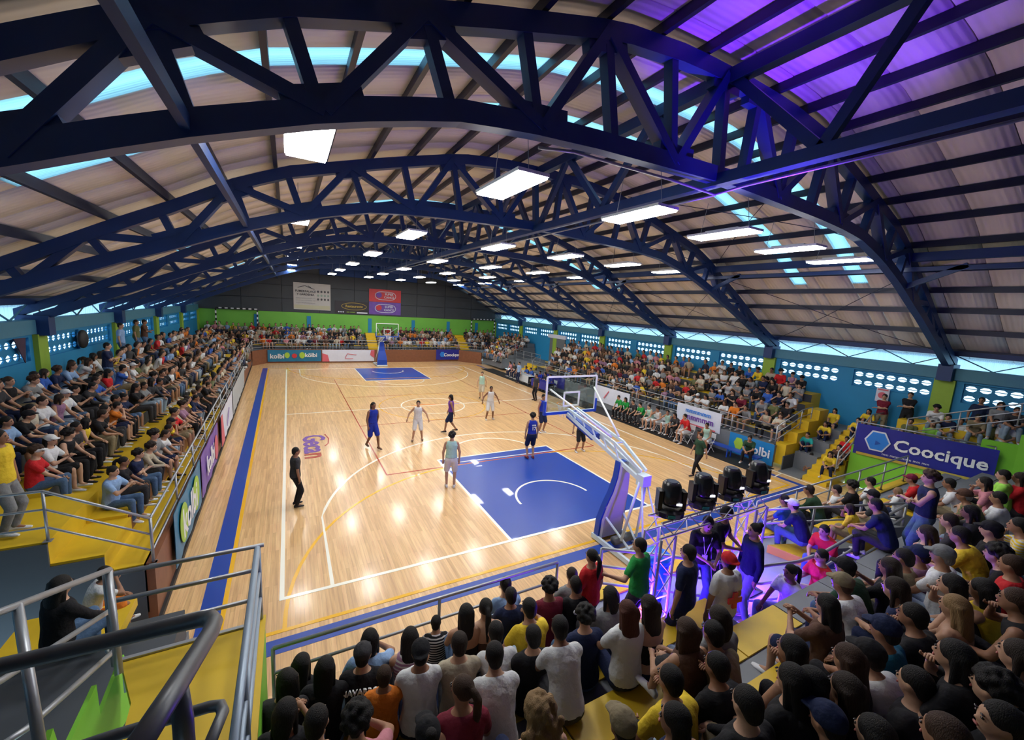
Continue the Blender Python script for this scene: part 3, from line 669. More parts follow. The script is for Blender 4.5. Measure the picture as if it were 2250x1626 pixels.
railing('guard_railing', 'long galvanised railing behind the team benches', [(10.02, Ry0+.02, .95), (10.02, Ry1, .95)], h=.8, post_every=1.9)
railing('guard_railing', 'railing climbing the near end of the right stand', [(10.02, Ry0-.0, .95), (11.5, Ry0-.1, 1.55), (12.3, Ry0-.1, 1.62)], h=.8, post_every=2)
railing('guard_railing', 'railing beside the landing under the grey door', [(10.1, 19.6, .95), (11.6, 20.8, 1.2), (11.6, 25, 1.2)], h=.85)
railing('guard_railing', 'railing around the far right corner stand', [(10.3, 25.3, 1.1), (13.0, 25.3, 2.3)], h=.85)
railing('front_railing', 'galvanised front railing left of the platform gap', [(-7.5, -3.62, 1.16), (-3.75, -3.62, 1.16)], h=.85, bars=2)
railing('front_railing', 'galvanised front railing right of the light truss', [(1.5, -3.62, 1.16), (9.6, -3.62, 1.16)], h=.85, bars=3)
crp = [(-2.85, -3.6, 1.14), (-2.1, -4.12, 1.14), (-1.4, -4.62, 1.14), (-.75, -5.02, 1.14), (-.1, -5.2, 1.15), (.6, -5.26, 1.17), (2.3, -5.2, 1.2), (4.4, -5.15, 1.25)]
railing('curved_railing', 'curved galvanised railing around the medics platform', crp, h=.86, posts=[crp[0], (-2.25, -4.02, 1.14), (-.88, -4.93, 1.14), (2.1, -5.21, 1.2), (4.4, -5.15, 1.25)], r=.027)
railing('guard_railing', 'straight railing behind the light truss up to the seated crowd', [(1.33, -3.91, 1.14), (4.5, -5.12, 1.25)], h=.86, r=.025, post_every=1.3)
railing('stair_railing', 'sloping railing beside the bright yellow stairs', [(10.2, -1.62, .5), (12.4, -1.62, 1.75), (13.9, -1.62, 1.75)], h=.85, bars=3)
railing('guard_railing', 'railing on the green wall above the navy banner', [(11.2, -1.65, 1.55), (11.95, -4.9, 1.55)], h=.9, post_every=1.2)
railing('guard_railing', 'upper railing in front of spectators above the green parapet', [tuple(atx(1996, 920, 11.95)-Vector((0, 0, .7))), tuple(atx(2247, 887, 12.3)-Vector((0, 0, .7))), tuple(atx(2380, 867, 12.45)-Vector((0, 0, .7)))], h=.7, bars=3)
# lower-left railings near the camera
lr = thing('landing_railing', 'galvanised railing across the front edge of the yellow landing', 'railing')
for p in (((255, 1257), (580, 1200)), ((265, 1315), (572, 1252)), ((270, 1385), (567, 1318))):
    a = aty(*p[0], -3.7); b = aty(*p[1], -3.7); a.z = b.z = (a.z+b.z)/2; a.x = -8.72
    obj('rail_bar', MB().tube([a, b], .021, 8), galv, lr, smooth=True)
obj('rail_post', MB().tube([(-8.72, -3.7, 2.4), (-8.72, -3.7, aty(255, 1257, -3.7).z)], .025, 8), galv, lr, smooth=True)
zt_ = aty(580, 1200, -3.7).z
lr2 = thing('landing_railing', 'thick blue-grey railing along the right edge of the yellow landing', 'railing')
for dz, rr in ((0, .028), (-.28, .024), (-.56, .024)): obj('rail_bar', MB().tube([(-7.6, -3.7, zt_+dz), (-7.6, -6.6, zt_+dz)], rr, 8), blue_rail, lr2, smooth=True)
for y in (-3.7, -5.2): obj('rail_post', MB().tube([(-7.6, y, 2.46), (-7.6, y, zt_)], .028, 8), blue_rail, lr2, smooth=True)
sr = thing('stair_railing', 'galvanised sloping stair railing at the left edge', 'railing')
def P3(u, v, D): return atd(u, v, D)
obj('rail_bar', MB().tube([P3(-80, 1378, 2.2), P3(0, 1345, 2.5), P3(240, 1252, 3.5)], .024, 8), galv, sr, smooth=True)
obj('rail_bar', MB().tube([P3(-80, 1535, 2.2), P3(0, 1497, 2.5), P3(246, 1339, 3.5)], .021, 8), galv, sr, smooth=True)
obj('rail_bar', MB().tube([P3(-30, 1660, 2.4), P3(60, 1600, 2.6), P3(258, 1424, 3.5)], .021, 8), galv, sr, smooth=True)
obj('rail_post', MB().tube([P3(38, 1330, 2.62), P3(95, 1680, 2.30)], .027, 10), galv, sr, smooth=True)
obj('rail_post', MB().tube([P3(238, 1252, 3.5), P3(262, 1482, 3.25)], .027, 10), galv, sr, smooth=True)
hr = thing('handrail', 'thick dark worn handrail directly in front of the camera', 'handrail')
c = P3(468, 1360, 1.40)
obj('rail_bar', MB().tube([P3(-60, 1478, 1.28), P3(0, 1464, 1.32), P3(440, 1361, 1.40), P3(462, 1358, 1.39), P3(470, 1368, 1.36), P3(462, 1390, 1.30), P3(380, 1520, 1.0), P3(290, 1660, .80)], .026, 12), darkpipe, hr, smooth=True)
obj('rail_post', MB().tube([P3(388, 1500, 1.12), P3(402, 1580, 1.12), P3(410, 1700, 1.14)], .025, 12), darkpipe, hr, smooth=True)
obj('rail_bar', MB().tube([P3(150, 1650, 1.6), P3(245, 1618, 1.65), P3(460, 1553, 1.75), P3(484, 1550, 1.75), P3(490, 1565, 1.72), P3(450, 1660, 1.5)], .023, 12), darkpipe, hr, smooth=True)

# ------------------------------------------------------------------ basketball backstops
def make_backstop():
    t = thing('basketball_backstop', '', 'basketball hoop')   # local: base centre near y=-1.6, board at y=+1.2
    fr = MB()
    for a, b in (((-.9, 2.9), (.9, 2.9)), ((-.9, 3.95), (.9, 3.95))): fr.box(a[0], b[0], 1.17, 1.2, a[1]-.025, a[1]+.025)
    for x in (-.9, .9): fr.box(x-.025, x+.025, 1.17, 1.2, 2.9, 3.95)
    bd = obj('backboard', MB().box(-.9, .9, 1.18, 1.192, 2.9, 3.95), glass_m, t); obj('board_frame', fr, white_m, bd)
    tg = MB()
    for a in ((-.295, .295, 3.05, 3.1), (-.295, .295, 3.45, 3.5)): tg.box(a[0], a[1], 1.172, 1.202, a[2], a[3])
    for x in (-.27, .27): tg.box(x-.025, x+.025, 1.172, 1.202, 3.05, 3.5)
    obj('target_square', tg, white_m, bd)
    pd = MB().box(-.94, .94, 1.15, 1.23, 2.84, 2.92); pd.box(-.96, -.90, 1.15, 1.23, 2.84, 3.25); pd.box(.90, .96, 1.15, 1.23, 2.84, 3.25); obj('board_padding', pd, padblue, t)
    ring = MB(); pts = [(.23*cos(2*pi*i/20), 1.50+.23*sin(2*pi*i/20), 3.05) for i in range(21)]; ring.tube(pts, .012, 6, cap=False); ring.box(-.06, .06, 1.2, 1.28, 3.0, 3.07)
    obj('hoop', ring, orange_m, t, smooth=True)
    nt = MB()
    for i in range(10):
        for s in (1, -1):
            P = [(r*cos(2*pi*(i+s*q)/10), 1.5+r*sin(2*pi*(i+s*q)/10), z) for r, q, z in ((.23, 0, 3.04), (.18, .5, 2.92), (.14, 1., 2.8), (.13, 1.5, 2.66))]; nt.tube(P, .005, 4, cap=False)
    obj('net', nt, white_m, t)
    # boom
    A = Vector((0, 1.12, 2.95)); B = Vector((0, -1.75, 2.05)); bm = MB()
    for x in (-.16, .16):
        bm.bar((x, 1.1, 3.0), (x*.9, -.9, 2.62), .05, .07); bm.bar((x*.9, -.9, 2.62), (x*.5, -1.78, 2.2), .05, .07)
        bm.bar((x, 1.1, 2.85), (x*.6, -1.7, 2.02), .06, .10)
    for tt in (.1, .3, .5, .7, .9): bm.bar((-.15, 1.1-2.2*tt, 2.98-.42*tt), (.15, 1.1-2.2*tt, 2.98-.42*tt), .03, .03); bm.bar((-.15, 1.1-2.2*tt, 2.98-.42*tt), (-.13, .9-2.2*tt, 2.80-.66*tt), .03, .03)
    obj('boom', bm, whitesteel, t); obj('boom_pad', MB().bar((0, 1.15, 2.82), (0, -.05, 2.50), .3, .2), padblue, t)
    for x in (-.8, .8): obj('board_strut', MB().tube([(x, 1.15, 3.6), (x*.15, -.75, 2.72)], .028, 8), white_m, t, smooth=True)
    obj('pivot_block', MB().box(-.13, .13, -1.92, -1.7, 1.86, 2.12), whitesteel, t)
    lg = MB()
    for x in (-.28, .28): lg.tube([(x*.4, -1.8, 1.95), (x*.9, -1.55, .35)], .035, 8); lg.tube([(x*.3, -1.85, 1.9), (x*1.2, -2.35, .25)], .022, 8)
    obj('rear_leg', lg, whitesteel, t, smooth=True)
    # curved padded column
    prof = [(-.75, .12, .42), (-.78, .6, .42), (-.86, 1.0, .36), (-.95, 1.4, .27), (-1.0, 1.8, .20), (-1.0, 2.2, .16)]
    pm = MB(); vs = []; f = []
    for y, z, w in prof: vs += [(-w, y, z), (w, y, z), (w, y-.16, z), (-w, y-.16, z)]
    for i in range(len(prof)-1):
        a, b = 4*i, 4*i+4
        for j in range(4): f.append((a+j, a+(j+1) % 4, b+(j+1) % 4, b+j))
    f += [(3, 2, 1, 0), (len(vs)-4, len(vs)-3, len(vs)-2, len(vs)-1)]; pm.add(vs, f); obj('column_pad', pm, padblue, t)
    cp = MB(); vs = []; f = []
    for y, z, w in prof: vs += [(-w*.88, y-.17, z), (w*.88, y-.17, z), (w*.8, y-.22, z), (-w*.8, y-.22, z)]
    for i in range(len(prof)-1):
        a, b = 4*i, 4*i+4
        for j in range(4): f.append((a+j, a+(j+1) % 4, b+(j+1) % 4, b+j))
    cp.add(vs, f); cp.box(-.34, .34, -1.02, -.98, .95, 1.0); obj('column_back', cp, mat('lavender_steel', (.46, .46, .58), .4), t)
    bs = MB()
    for x in (-.42, .42): bs.bar((x, -.7, .09), (x, -2.7, .09), .07, .12)
    bs.bar((-.42, -.75, .09), (.42, -.75, .09), .08, .12); bs.bar((-.42, -2.65, .09), (.42, -2.65, .09), .08, .12); bs.bar((-.42, -1.6, .09), (.42, -1.6, .09), .06, .1)
    for x in (-.3, .3): bs.tube([(x, -1.0, .7), (x*.5, -1.75, .2)], .03, 8)
    obj('base_frame', bs, whitesteel, t); obj('counterweight', MB().tube([(-.3, -1.35, .24), (.3, -1.35, .24)], .11, 14), darkpipe, t, smooth=True)
    for x in (-.42, .42):
        for y in (-.9, -2.5): obj('castor', MB().tube([(x-.03, y, .05), (x+.03, y, .05)], .048, 12), black_m, t, smooth=True)
    return t
b1 = make_backstop(); tag(b1, 'near blue padded basketball backstop seen from behind its glass board', 'basketball hoop', 'basketball backstops')
b2 = copy_tree(b1); b2.location = (0, 28, 0); b2.rotation_euler = (0, 0, pi); tag(b2, 'far blue padded basketball backstop before the brown barrier', 'basketball hoop', 'basketball backstops')

# handball goals standing high at the far corners
for gx, lab, w in ((-11.2, 'goal frame with striped posts at the far left corner', 3.0), (12.3, 'black and white striped goal frame at far right corner', 2.9)):
    g = thing('goal_frame', lab, 'goal')
    for x in (gx-w/2, gx+w/2):
        for i in range(9): obj('post_band', MB().box(x-.05, x+.05, 34.3, 34.4, 2.5+.21*i, 2.71+.21*i), white_m if i % 2 else black_m, g)
    for i in range(14): obj('crossbar_band', MB().box(gx-w/2+w/14*i, gx-w/2+w/14*(i+1), 34.3, 34.4, 4.38, 4.48), white_m if i % 2 else black_m, g)

# ------------------------------------------------------------------ banners
b = flat_banner('hanging_banner', 'navy banner reading Coocique below the corner railing', (11.16, -1.68, 1.25), (.2, -1, 0), (0, 0, 1), 3.4, 1.14, banner_navy)
disc(b, 'hexagon_border', .62, .62, .36, .42, banner_white, z=.02, sides=6); disc(b, 'hexagon', .62, .62, .31, .36, blueprint, z=.03, sides=6); disc(b, 'hexagon_fold', .62, .56, .10, .10, mat('deep_blue_print', (.01, .08, .4), .4), z=.042, sides=3)
bt(b, 'Coocique', .56, white_m, 2.15, .6); bt(b, 'mm mmmmmm mm mm', .12, white_m, 1.4, .2, bold=False)
obj('gold_edge', MB().box(.1, 3.35, .0, .09, .02, .03), gold, b)
put = flat_banner('hanging_banner', 'small navy banner with hexagon logo on the far barrier', (5.9, 31.56, .2), (1, 0, 0), (0, 0, 1), 2.6, 1.05, banner_navy)
disc(put, 'hexagon', .65, .55, .28, .3, blueprint, sides=6); bt(put, 'Coocique', .45, white_m, 1.7, .5)
k1 = flat_banner('hanging_banner', 'teal kolbi banner on the far left barrier', (-8.9, 31.48, .15), (1, 0, 0), (0, 0, 1), 4.1, 1.0, banner_teal)
bt(k1, 'kolbi', .55, white_m, .7, .45); bt(k1, 'kölbi', .5, white_m, 3.3, .55); disc(k1, 'clover', 1.45, .55, .2, .25, limeprint); disc(k1, 'clover', 2.6, .55, .22, .28, limeprint); disc(k1, 'red_disc', 2.0, .5, .2, .2, banner_red)
k2 = flat_banner('hanging_banner', 'white banner with red corner on the far barrier', (-4.7, 31.52, .12), (1, 0, 0), (0, 0, 1), 4.5, 1.05, banner_white)
obj('red_corner', MB().prism([(0, 0), (.6, 0), (.45, .6), (0, .75)], .02, .03), pinkred, k2); obj('red_corner', MB().prism([(4.5, .3), (4.1, .6), (4.2, 1.04), (4.5, 1.04)], .02, .03), pinkred, k2)
for a, c2 in (((1.9, .3), (2.1, .7)), ((2.1, .7), (2.9, .6)), ((1.9, .25), (2.6, .25))): obj('swoosh_logo', MB().bar((*a, .03), (*c2, .03), .05, .01), pinkred, k2)
# banners on left barrier (seen edge-on)
def left_banner(label, y0, y1, m, extra):
    L = y1-y0; t = flat_banner('hanging_banner', label, (lskew(y0)+.07, y0, .25), (-0.02, 1, 0), (0, 0, 1), L, 1.15, m); extra(t, L); return t
def ex1(t, L):
    for x in (L*.25, L*.72): disc(t, 'clover', x, .6, .4, .42, limeprint)
    bt(t, 'kolbi', .9, white_m, L*.48, .55)
def ex2(t, L): bt(t, 'kolbi', .8, white_m, L*.45, .55); disc(t, 'pink_disc', L*.8, .5, .35, .4, pinkred)
def ex3(t, L): obj('red_corner', MB().prism([(0, 0), (L*.2, 0), (L*.1, 1.1), (0, 1.1)], .02, .03), pinkred, t); obj('swoosh_logo', MB().bar((L*.4, .3, .03), (L*.6, .8, .03), .08, .01), violetprint, t)
left_banner('teal kolbi banner nearest on the left barrier', 1.4, 4.6, banner_teal, ex1)
left_banner('purple lettered banner on the left barrier', 4.7, 8.2, banner_purple, ex2)
left_banner('white banner with red edge on the left barrier', 9.0, 13.5, banner_white, ex3)
left_banner('plain pale grey sheet on the left barrier, farthest of four', 13.6, 21.0, mat('pale_grey_vinyl', (.38, .43, .46), .5), lambda t, L: None)
# banners on right railing
q = flat_banner('hanging_banner', 'white printed banner hung on the railing behind the bench', (9.9, 5.2, .70), (0.0, -1, 0), (0, 0, 1), 2.4, .95, banner_white, ripple=.03)
bt(q, 'mmmmm', .4, violetprint, 1.3, .4); bt(q, 'mmmmmm', .3, blueprint, 1.2, .7); obj('pink_edge', MB().box(.1, 2.2, .03, .1, .03, .04), pinkred, q)
q = flat_banner('hanging_banner', 'white banner with red swoosh behind the backboard', (9.9, 11.5, .35), (0, -1, 0), (0, 0, 1), 3.0, 1.0, banner_white, ripple=.03)
obj('swoosh_logo', MB().bar((.9, .3, .04), (1.3, .8, .04), .07, .01), pinkred, q)
q = flat_banner('hanging_banner', 'blue kolbi banner at the near end of the bench wall', (9.9, 2.3, .08), (0, -1, 0), (0, 0, 1), 1.9, .9, mat('bright_blue_vinyl', (.01, .20, .50), .45), ripple=.01)
disc(q, 'clover', .45, .5, .22, .28, limeprint, sides=6); bt(q, 'kolbi', .5, white_m, 1.3, .45)
q = flat_banner('hanging_banner', 'navy banner behind the scorers at mid court', (9.9, 17.6, .3), (0, -1, 0), (0, 0, 1), 2.8, .8, banner_navy)
sg = flat_banner('notice_board', 'small white notice with red print on the right wall', (13.93, -1.1, 2.95), (0, -1, 0), (0, 0, 1), .42, .55, banner_white, 'sign', ripple=.0)
disc(sg, 'red_ring', .21, .27, .13, .13, pinkred); obj('red_strip', MB().box(.04, .38, .47, .52, .02, .026), pinkred, sg)
# pennant and dark drape on left wall
pn = thing('pennant', 'dark triangular pennant on the left wall', 'pennant')
pa, pb, pc = atx(28, 745, -13.98), atx(54, 742, -13.98), atx(55, 798, -13.98)
obj('cloth', MB().add([pa, pb, pc]+[p+Vector((.02, 0, 0)) for p in (pa, pb, pc)], [(0, 1, 2), (5, 4, 3), (0, 3, 4, 1), (1, 4, 5, 2), (2, 5, 3, 0)]), mat('maroon_navy_cloth', (.06, .03, .06), .8, noise=.5, nscale=4), pn)
bp_ = atx(182, 745, -13.88); bk = tag(obj('hanging_bag', MB().ell(bp_, (.12, .36, .34)), black_m, smooth=True), 'dark bundle hanging on the left wall', 'bag')

# ------------------------------------------------------------------ furniture along the side line
def folding_chair(loc, rz, label, m=white_m, group=None, name='folding_chair'):
    t = thing(name, label, 'chair', loc, rz, group)
    obj('seat', MB().box(-.2, .2, -.2, .2, .43, .46), m, t); obj('backrest', MB().box(-.2, .2, -.24, -.21, .62, .84), m, t)
    for x in (-.2, .2):
        obj('leg', MB().tube([(x, .22, 0), (x, -.2, .62), (x, -.235, .86)], .012, 6), m, t); obj('leg', MB().tube([(x, -.24, 0), (x, .16, .45)], .012, 6), m, t)
    obj('crossbar', MB().tube([(-.2, .17, .08), (.2, .17, .08)], .01, 6), m, t); return t
p = atz(1492, 968, 0); folding_chair((8.95, 5.0-.9, 0.012), pi/2, 'empty white folding chair beside the coach in red')
folding_chair((9.05, 2.75, .012), pi/2, 'white folding chair beneath the last bench player')
be = thing('bench', 'long blue bench in front of the blue banner', 'bench', (9.35, 1.9, .012))
obj('seat', MB().box(-.18, .18, -1.3, 1.2, .38, .43), padblue, be)
for y in (-1.15, 0, 1.05):
    for x in (-.14, .14): obj('leg', MB().box(x-.02, x+.02, y-.02, y+.02, 0, .38), padblue, be)
def table(loc, w, d, h, m, label, rz=0):
    t = thing('folding_table', label, 'table', loc, rz); obj('tabletop', MB().box(-w/2, w/2, -d/2, d/2, h-.04, h), m, t)
    obj('skirt', MB().box(-w/2, -w/2+.02, -d/2, d/2, .2, h-.04), m, t)
    for x in (-w/2+.05, w/2-.05):
        for y in (-d/2+.05, d/2-.05): obj('leg', MB().box(x-.02, x+.02, y-.02, y+.02, 0, h-.04), darkpipe, t)
    return t
table((8.95, 16.2, .012), .6, 2.2, .74, banner_navy, 'blue draped scorers table at mid court'); table((9.1, 18.9, .012), .6, 1.8, .74, mat('pale_table', (.5, .55, .6), .5), 'pale table beside the blue scorers table')
obx = thing('speaker_box', 'black box on the near left corner behind the railing', 'box'); obj('body', MB().box(-7.45, -7.1, -3.45, -3.05, 0, .7), black_m, obx)
cab = thing('equipment_case', 'brown and black case at the bench wall', 'case', (9.45, 3.2, .012)); obj('body', MB().box(-.2, .2, -.25, .25, 0, .7), brown_p, cab); obj('lid', MB().box(-.21, .21, -.26, .26, .7, .76), black_m, cab)
bc = thing('blue_bin', 'bright blue bin between the truss towers', 'bin', (-2.0, -3.95, 1.13)); obj('body', MB().tube([(0, 0, 0), (0, 0, .7)], [.2, .26], 14), mat('azure_plastic', (.01, .22, .65), .4), bc, smooth=True); obj('lid', MB().tube([(0, 0, .7), (0, 0, .76), (0, 0, .82)], [.28, .27, .1], 14), mat('azure_plastic', (.01, .22, .65), .4), bc, smooth=True)

# ------------------------------------------------------------------ light truss with moving heads
tr = thing('light_truss', 'aluminium goal-post lighting truss glowing violet beside the backstop', 'lighting truss')
def box_truss(parent, a, b, s=.28, seg=.28, m=alu, name='truss_section', r=.02):
    a = Vector(a); b = Vector(b); d = (b-a).normalized(); x = d.cross(Vector((0, 1, 0))).normalized(); y = d.cross(x); L = (b-a).length
    cs = [x*i*s/2+y*j*s/2 for i, j in ((-1, -1), (1, -1), (1, 1), (-1, 1))]; mb = MB()
    for c in cs: mb.tube([a+c, b+c], r, 6)
    n = int(L/seg)
    for k in range(n):
        for q in range(4):
            c0, c1 = cs[q], cs[(q+1) % 4]
            if k % 2: c0, c1 = c1, c0
            mb.tube([a+d*(L*k/n)+c0, a+d*(L*(k+1)/n)+c1], r*.55, 5)
    return obj(name, mb, m, parent)
TY = -4.5; TL, TR = -2.62, -.32
box_truss(tr, (TL, TY, 1.16), (TL, TY, 2.72), .3); box_truss(tr, (TR, TY, 1.16), (TR, TY, 2.72), .3); box_truss(tr, (TL-.15, TY, 2.84), (TR+.15, TY, 2.84), .24, r=.016)
for x in (TL, TR):
    obj('base_plate', MB().box(x-.25, x+.25, TY-.25, TY+.25, 1.13, 1.16), blk_plastic, tr)
    obj('led_uplight', MB().tube([(x, TY, 1.17), (x, TY, 1.26)], .08, 12), uv_e, tr)
    L = bpy.data.lights.new('violet_uplight', 'POINT'); L.color = (.14, .02, 1.); L.energy = 320; L.shadow_soft_size = .08; lo = bpy.data.objects.new('violet_uplight', L); COL.objects.link(lo); lo.location = (x, TY, 1.42)
def moving_head(loc, lab, rz):
    t = thing('moving_head_light', lab, 'stage light', loc, rz, 'moving head lights')
    obj('base', MB().loft([((0, 0, 0), (1, 0, 0), (0, 1, 0), .20, .17), ((0, 0, .08), (1, 0, 0), (0, 1, 0), .21, .18), ((0, 0, .12), (1, 0, 0), (0, 1, 0), .15, .12)]), blk_plastic, t)
    for x in (-.17, .17): obj('yoke_arm', MB().box(x-.03, x+.03, -.07, .07, .10, .38), blk_plastic, t)
    hd = MB(); R = [((0, -.02, .18), .13, .13), ((0, -.02, .24), .145, .15), ((0, 0, .34), .145, .155), ((0, .02, .46), .13, .13), ((0, .02, .50), .10, .10)]
    hd.loft([(c, (1, 0, 0), (0, 1, 0), a, b) for c, a, b in R]); obj('head', hd, blk_plastic, t, smooth=True)
    obj('lens', MB().tube([(0, .02, .50), (0, .02, .51)], .08, 16), mat('lens_glass', (.10, .12, .16), .1), t); obj('badge', MB().box(.02, .10, -.165, -.15, .22, .25), glow_e, t)  # emissive badge stands in for a glint on the housing
    obj('display', MB().box(-.08, .02, -.185, -.175, .03, .07), mat('teal_display', (.02, .25, .2), .3), t)
    return t
for i, (u, v) in enumerate([(1475, 1090), (1545, 1075), (1607, 1065), (1665, 1050)]):
    p = aty(u, v, TY); moving_head((p.x, TY, 2.97), '%s black moving head light on the truss, counted from the left' % ORD[i], radians(-30+6*i))
# beams of the moving heads striking the roof
for (u, v), pw, sz in (((1640, 110), 420, 34), ((1880, 90), 260, 34), ((1860, 190), 200, 26), ((1560, 30), 180, 24)):
    src = Vector((-.5, TY, 3.6)); d = ray(u, v); tt = 1.
    while tt < 60:
        qn = CAM+d*tt
        if qn.z > zt(qn.x)+.3: break
        tt += .02
    L = bpy.data.lights.new('violet_beam', 'SPOT'); L.color = (.16, .02, 1.); L.energy = pw*6; L.spot_size = radians(sz); L.spot_blend = .8; L.shadow_soft_size = .05
    lo = bpy.data.objects.new('violet_beam', L); COL.objects.link(lo); lo.location = src; lo.rotation_euler = (qn-src).to_track_quat('-Z', 'Y').to_euler()
#PEOPLE#
# ------------------------------------------------------------------ people: one continuous body per pose, clothes and hair as parts
def union(mb, voxel, mats, smooth=3, name='m', dec=None):
    me = mb.mesh(name, []); o = bpy.data.objects.new('u', me); COL.objects.link(o)
    r = o.modifiers.new('r', 'REMESH'); r.mode = 'VOXEL'; r.voxel_size = voxel; r.use_smooth_shade = True
    s = o.modifiers.new('s', 'SMOOTH'); s.factor = .5; s.iterations = smooth
    if dec: d = o.modifiers.new('d', 'DECIMATE'); d.ratio = dec
    out = bpy.data.meshes.new_from_object(o.evaluated_get(bpy.context.evaluated_depsgraph_get())); bpy.data.objects.remove(o)
    out.name = name; out.materials.clear()
    for m in mats: out.materials.append(m)
    out.polygons.foreach_set('use_smooth', [True]*len(out.polygons)); out.polygons.foreach_set('material_index', [0]*len(out.polygons)); out.update(); return out
def join_extra(me, mb):
    bm = bmesh.new(); bm.from_mesh(me); t = mb.mesh('t', [], True); k = len(bm.faces); bm.from_mesh(t)
    bm.to_mesh(me); bm.free(); return me
X3 = Vector((1, 0, 0))
def ik(a, b, l1, l2, pole):
    a, b, pole = Vector(a), Vector(b), Vector(pole); d = b-a; L = d.length; L2 = min(L, (l1+l2)*.985); u = d.normalized(); b = a+u*L2
    x = (l1*l1-l2*l2+L2*L2)/(2*L2); h = math.sqrt(max(0, l1*l1-x*x)); p = pole-u*pole.dot(u)
    return a+u*x+p.normalized()*h, b
POSES = {}
def make_pose(name, stand, lean=0., up_lean=None, hands=None, poles=None, feet=None, kpole=None, head_yaw=0., head_pitch=0., tw=0., hq=False, wid=1.):
    up_lean = lean if up_lean is None else up_lean
    hipz = .90 if stand else .105
    pel = Vector((0, 0, hipz)); P = {}
    d1 = Vector((0, sin(lean), cos(lean))); f1 = Vector((0, cos(lean), -sin(lean))); d2 = Vector((0, sin(up_lean), cos(up_lean))); f2 = Vector((0, cos(up_lean), -sin(up_lean)))
    def sp(s):
        if s < .22: return pel+d1*s, f1
        if s > .30: return pel+d1*.26+d2*(s-.26), f2
        t = (s-.22)/.08; return pel+d1*(s*(1-t)+.26*t)*1.0+d2*max(0, (s-.26))*t, (f1*(1-t)+f2*t).normalized()
    prof = [(-.09, .12, .085), (-.03, .165, .118), (.05, .170, .122), (.14, .152, .112), (.24, .142, .104), (.34, .158, .114), (.42, .176, .116), (.475, .182, .102), (.510, .145, .085), (.535, .085, .070), (.56, .060, .058), (.60, .055, .056)]
    def rings(infl, s0, s1, extra=None):
        R = []
        for s, a, b in prof:
            if s < s0-1e-6 or s > s1+1e-6: continue
            c, f = sp(s); R.append((c, X3, f, (a*wid+infl), b+infl))
        return R
    sh = {}; el = {}; ha = {}; hp = {}; kn = {}; an = {}
    hd = {1: (.20, .42, .12), -1: (-.20, .42, .12)} if hands is None else {1: hands[0], -1: hands[1]}
    pl = {1: (.6, -.3, -.5), -1: (-.6, -.3, -.5)} if poles is None else {1: poles[0], -1: poles[1]}
    ft = {1: feet[0], -1: feet[1]}
    for s in (1, -1):
        c, f = sp(.465); sh[s] = c+X3*(.165*wid*s)
        el[s], ha[s] = ik(sh[s], hd[s], .275, .245, pl[s])
        hp[s] = pel+X3*(.088*s)+Vector((0, .0, -.02)); kp = (0.15*s, 1, .9) if kpole is None else kpole
        kn[s], an[s] = ik(hp[s], ft[s], .43, .41, kp)
    nk, nf = sp(.60); hc = nk+Vector((0, .015+.02*sin(up_lean), .092))
    Rh = Euler((head_pitch, 0, head_yaw)).to_matrix()
    body = MB(); body.loft(rings(0, -1, 1))
    body.ell(hc, (.074, .092, .108), Rh, 0, 16, 12); body.ell(hc+Rh @ Vector((0, .030, -.062)), (.052, .058, .052), Rh, 0, 12, 8)
    body.ell(hc+Rh @ Vector((0, .092, -.018)), (.013, .022, .024), Rh, 0, 8, 6)
    for s in (1, -1): body.ell(hc+Rh @ Vector((.076*s, -.004, -.010)), (.012, .022, .032), Rh, 0, 8, 6)
    palm = {}
    for s in (1, -1):
        body.ell(sh[s]-X3*.02*s, (.062, .058, .062)); body.cap(sh[s], el[s], .050, .040); body.cap(el[s], ha[s], .040, .026)
        d = (ha[s]-el[s]).normalized(); body.cap(ha[s]+d*.015, ha[s]+d*.065, .029, .030); palm[s] = (ha[s], d)
        body.cap(hp[s], kn[s], .088, .056); body.cap(kn[s], an[s], .056, .036); m = kn[s].lerp(an[s], .3)
        body.cap(m, kn[s].lerp(an[s], .45), .055, .050); body.cap(an[s], an[s]+Vector((0, .10, -.03)), .036, .026)
    vox = .0125 if hq else .017
    bme = union(body, vox, [skinm, eye_m, lip_m], 3, 'body')
    ex = MB()
    for s in (1, -1):
        h, d = palm[s]; side = d.cross(Vector((0, 0, 1)));
        if side.length < .2: side = Vector((1, 0, 0))
        side.normalize(); nrm = side.cross(d).normalized()
        if nrm.z > 0: nrm = -nrm
        if not stand: pass
        for i, (o, Lf) in enumerate(((-.022, .058), (-.008, .070), (.008, .066), (.022, .050))):
            a = h+d*.078+side*o; b = a+(d*.8+nrm*.35).normalized()*Lf*.55; c = b+(d*.35+nrm*.8).normalized()*Lf*.5; ex.tube([a-d*.02, a, b, c], [.0095, .0095, .0085, .006], 6)
        q = -side*s if (side*s).dot(X3*s) > 0 else side*s
        a = h+d*.02+q*.02; ex.tube([a, a+(d*.6+q*.8).normalized()*.04, a+(d*.9+q*.4).normalized()*.075], [.012, .010, .007], 6)
        e = hc+Rh @ Vector((.030*s, .083, .006)); ex.ell(e, (.012, .008, .0065), Rh, 1, 8, 6)
        ex.ell(hc+Rh @ Vector((.031*s, .087, .028)), (.018, .008, .004), Rh, 1, 8, 4)
    ex.ell(hc+Rh @ Vector((0, .090, -.056)), (.024, .008, .007), Rh, 2, 10, 5)
    join_extra(bme, ex)
    g = {}
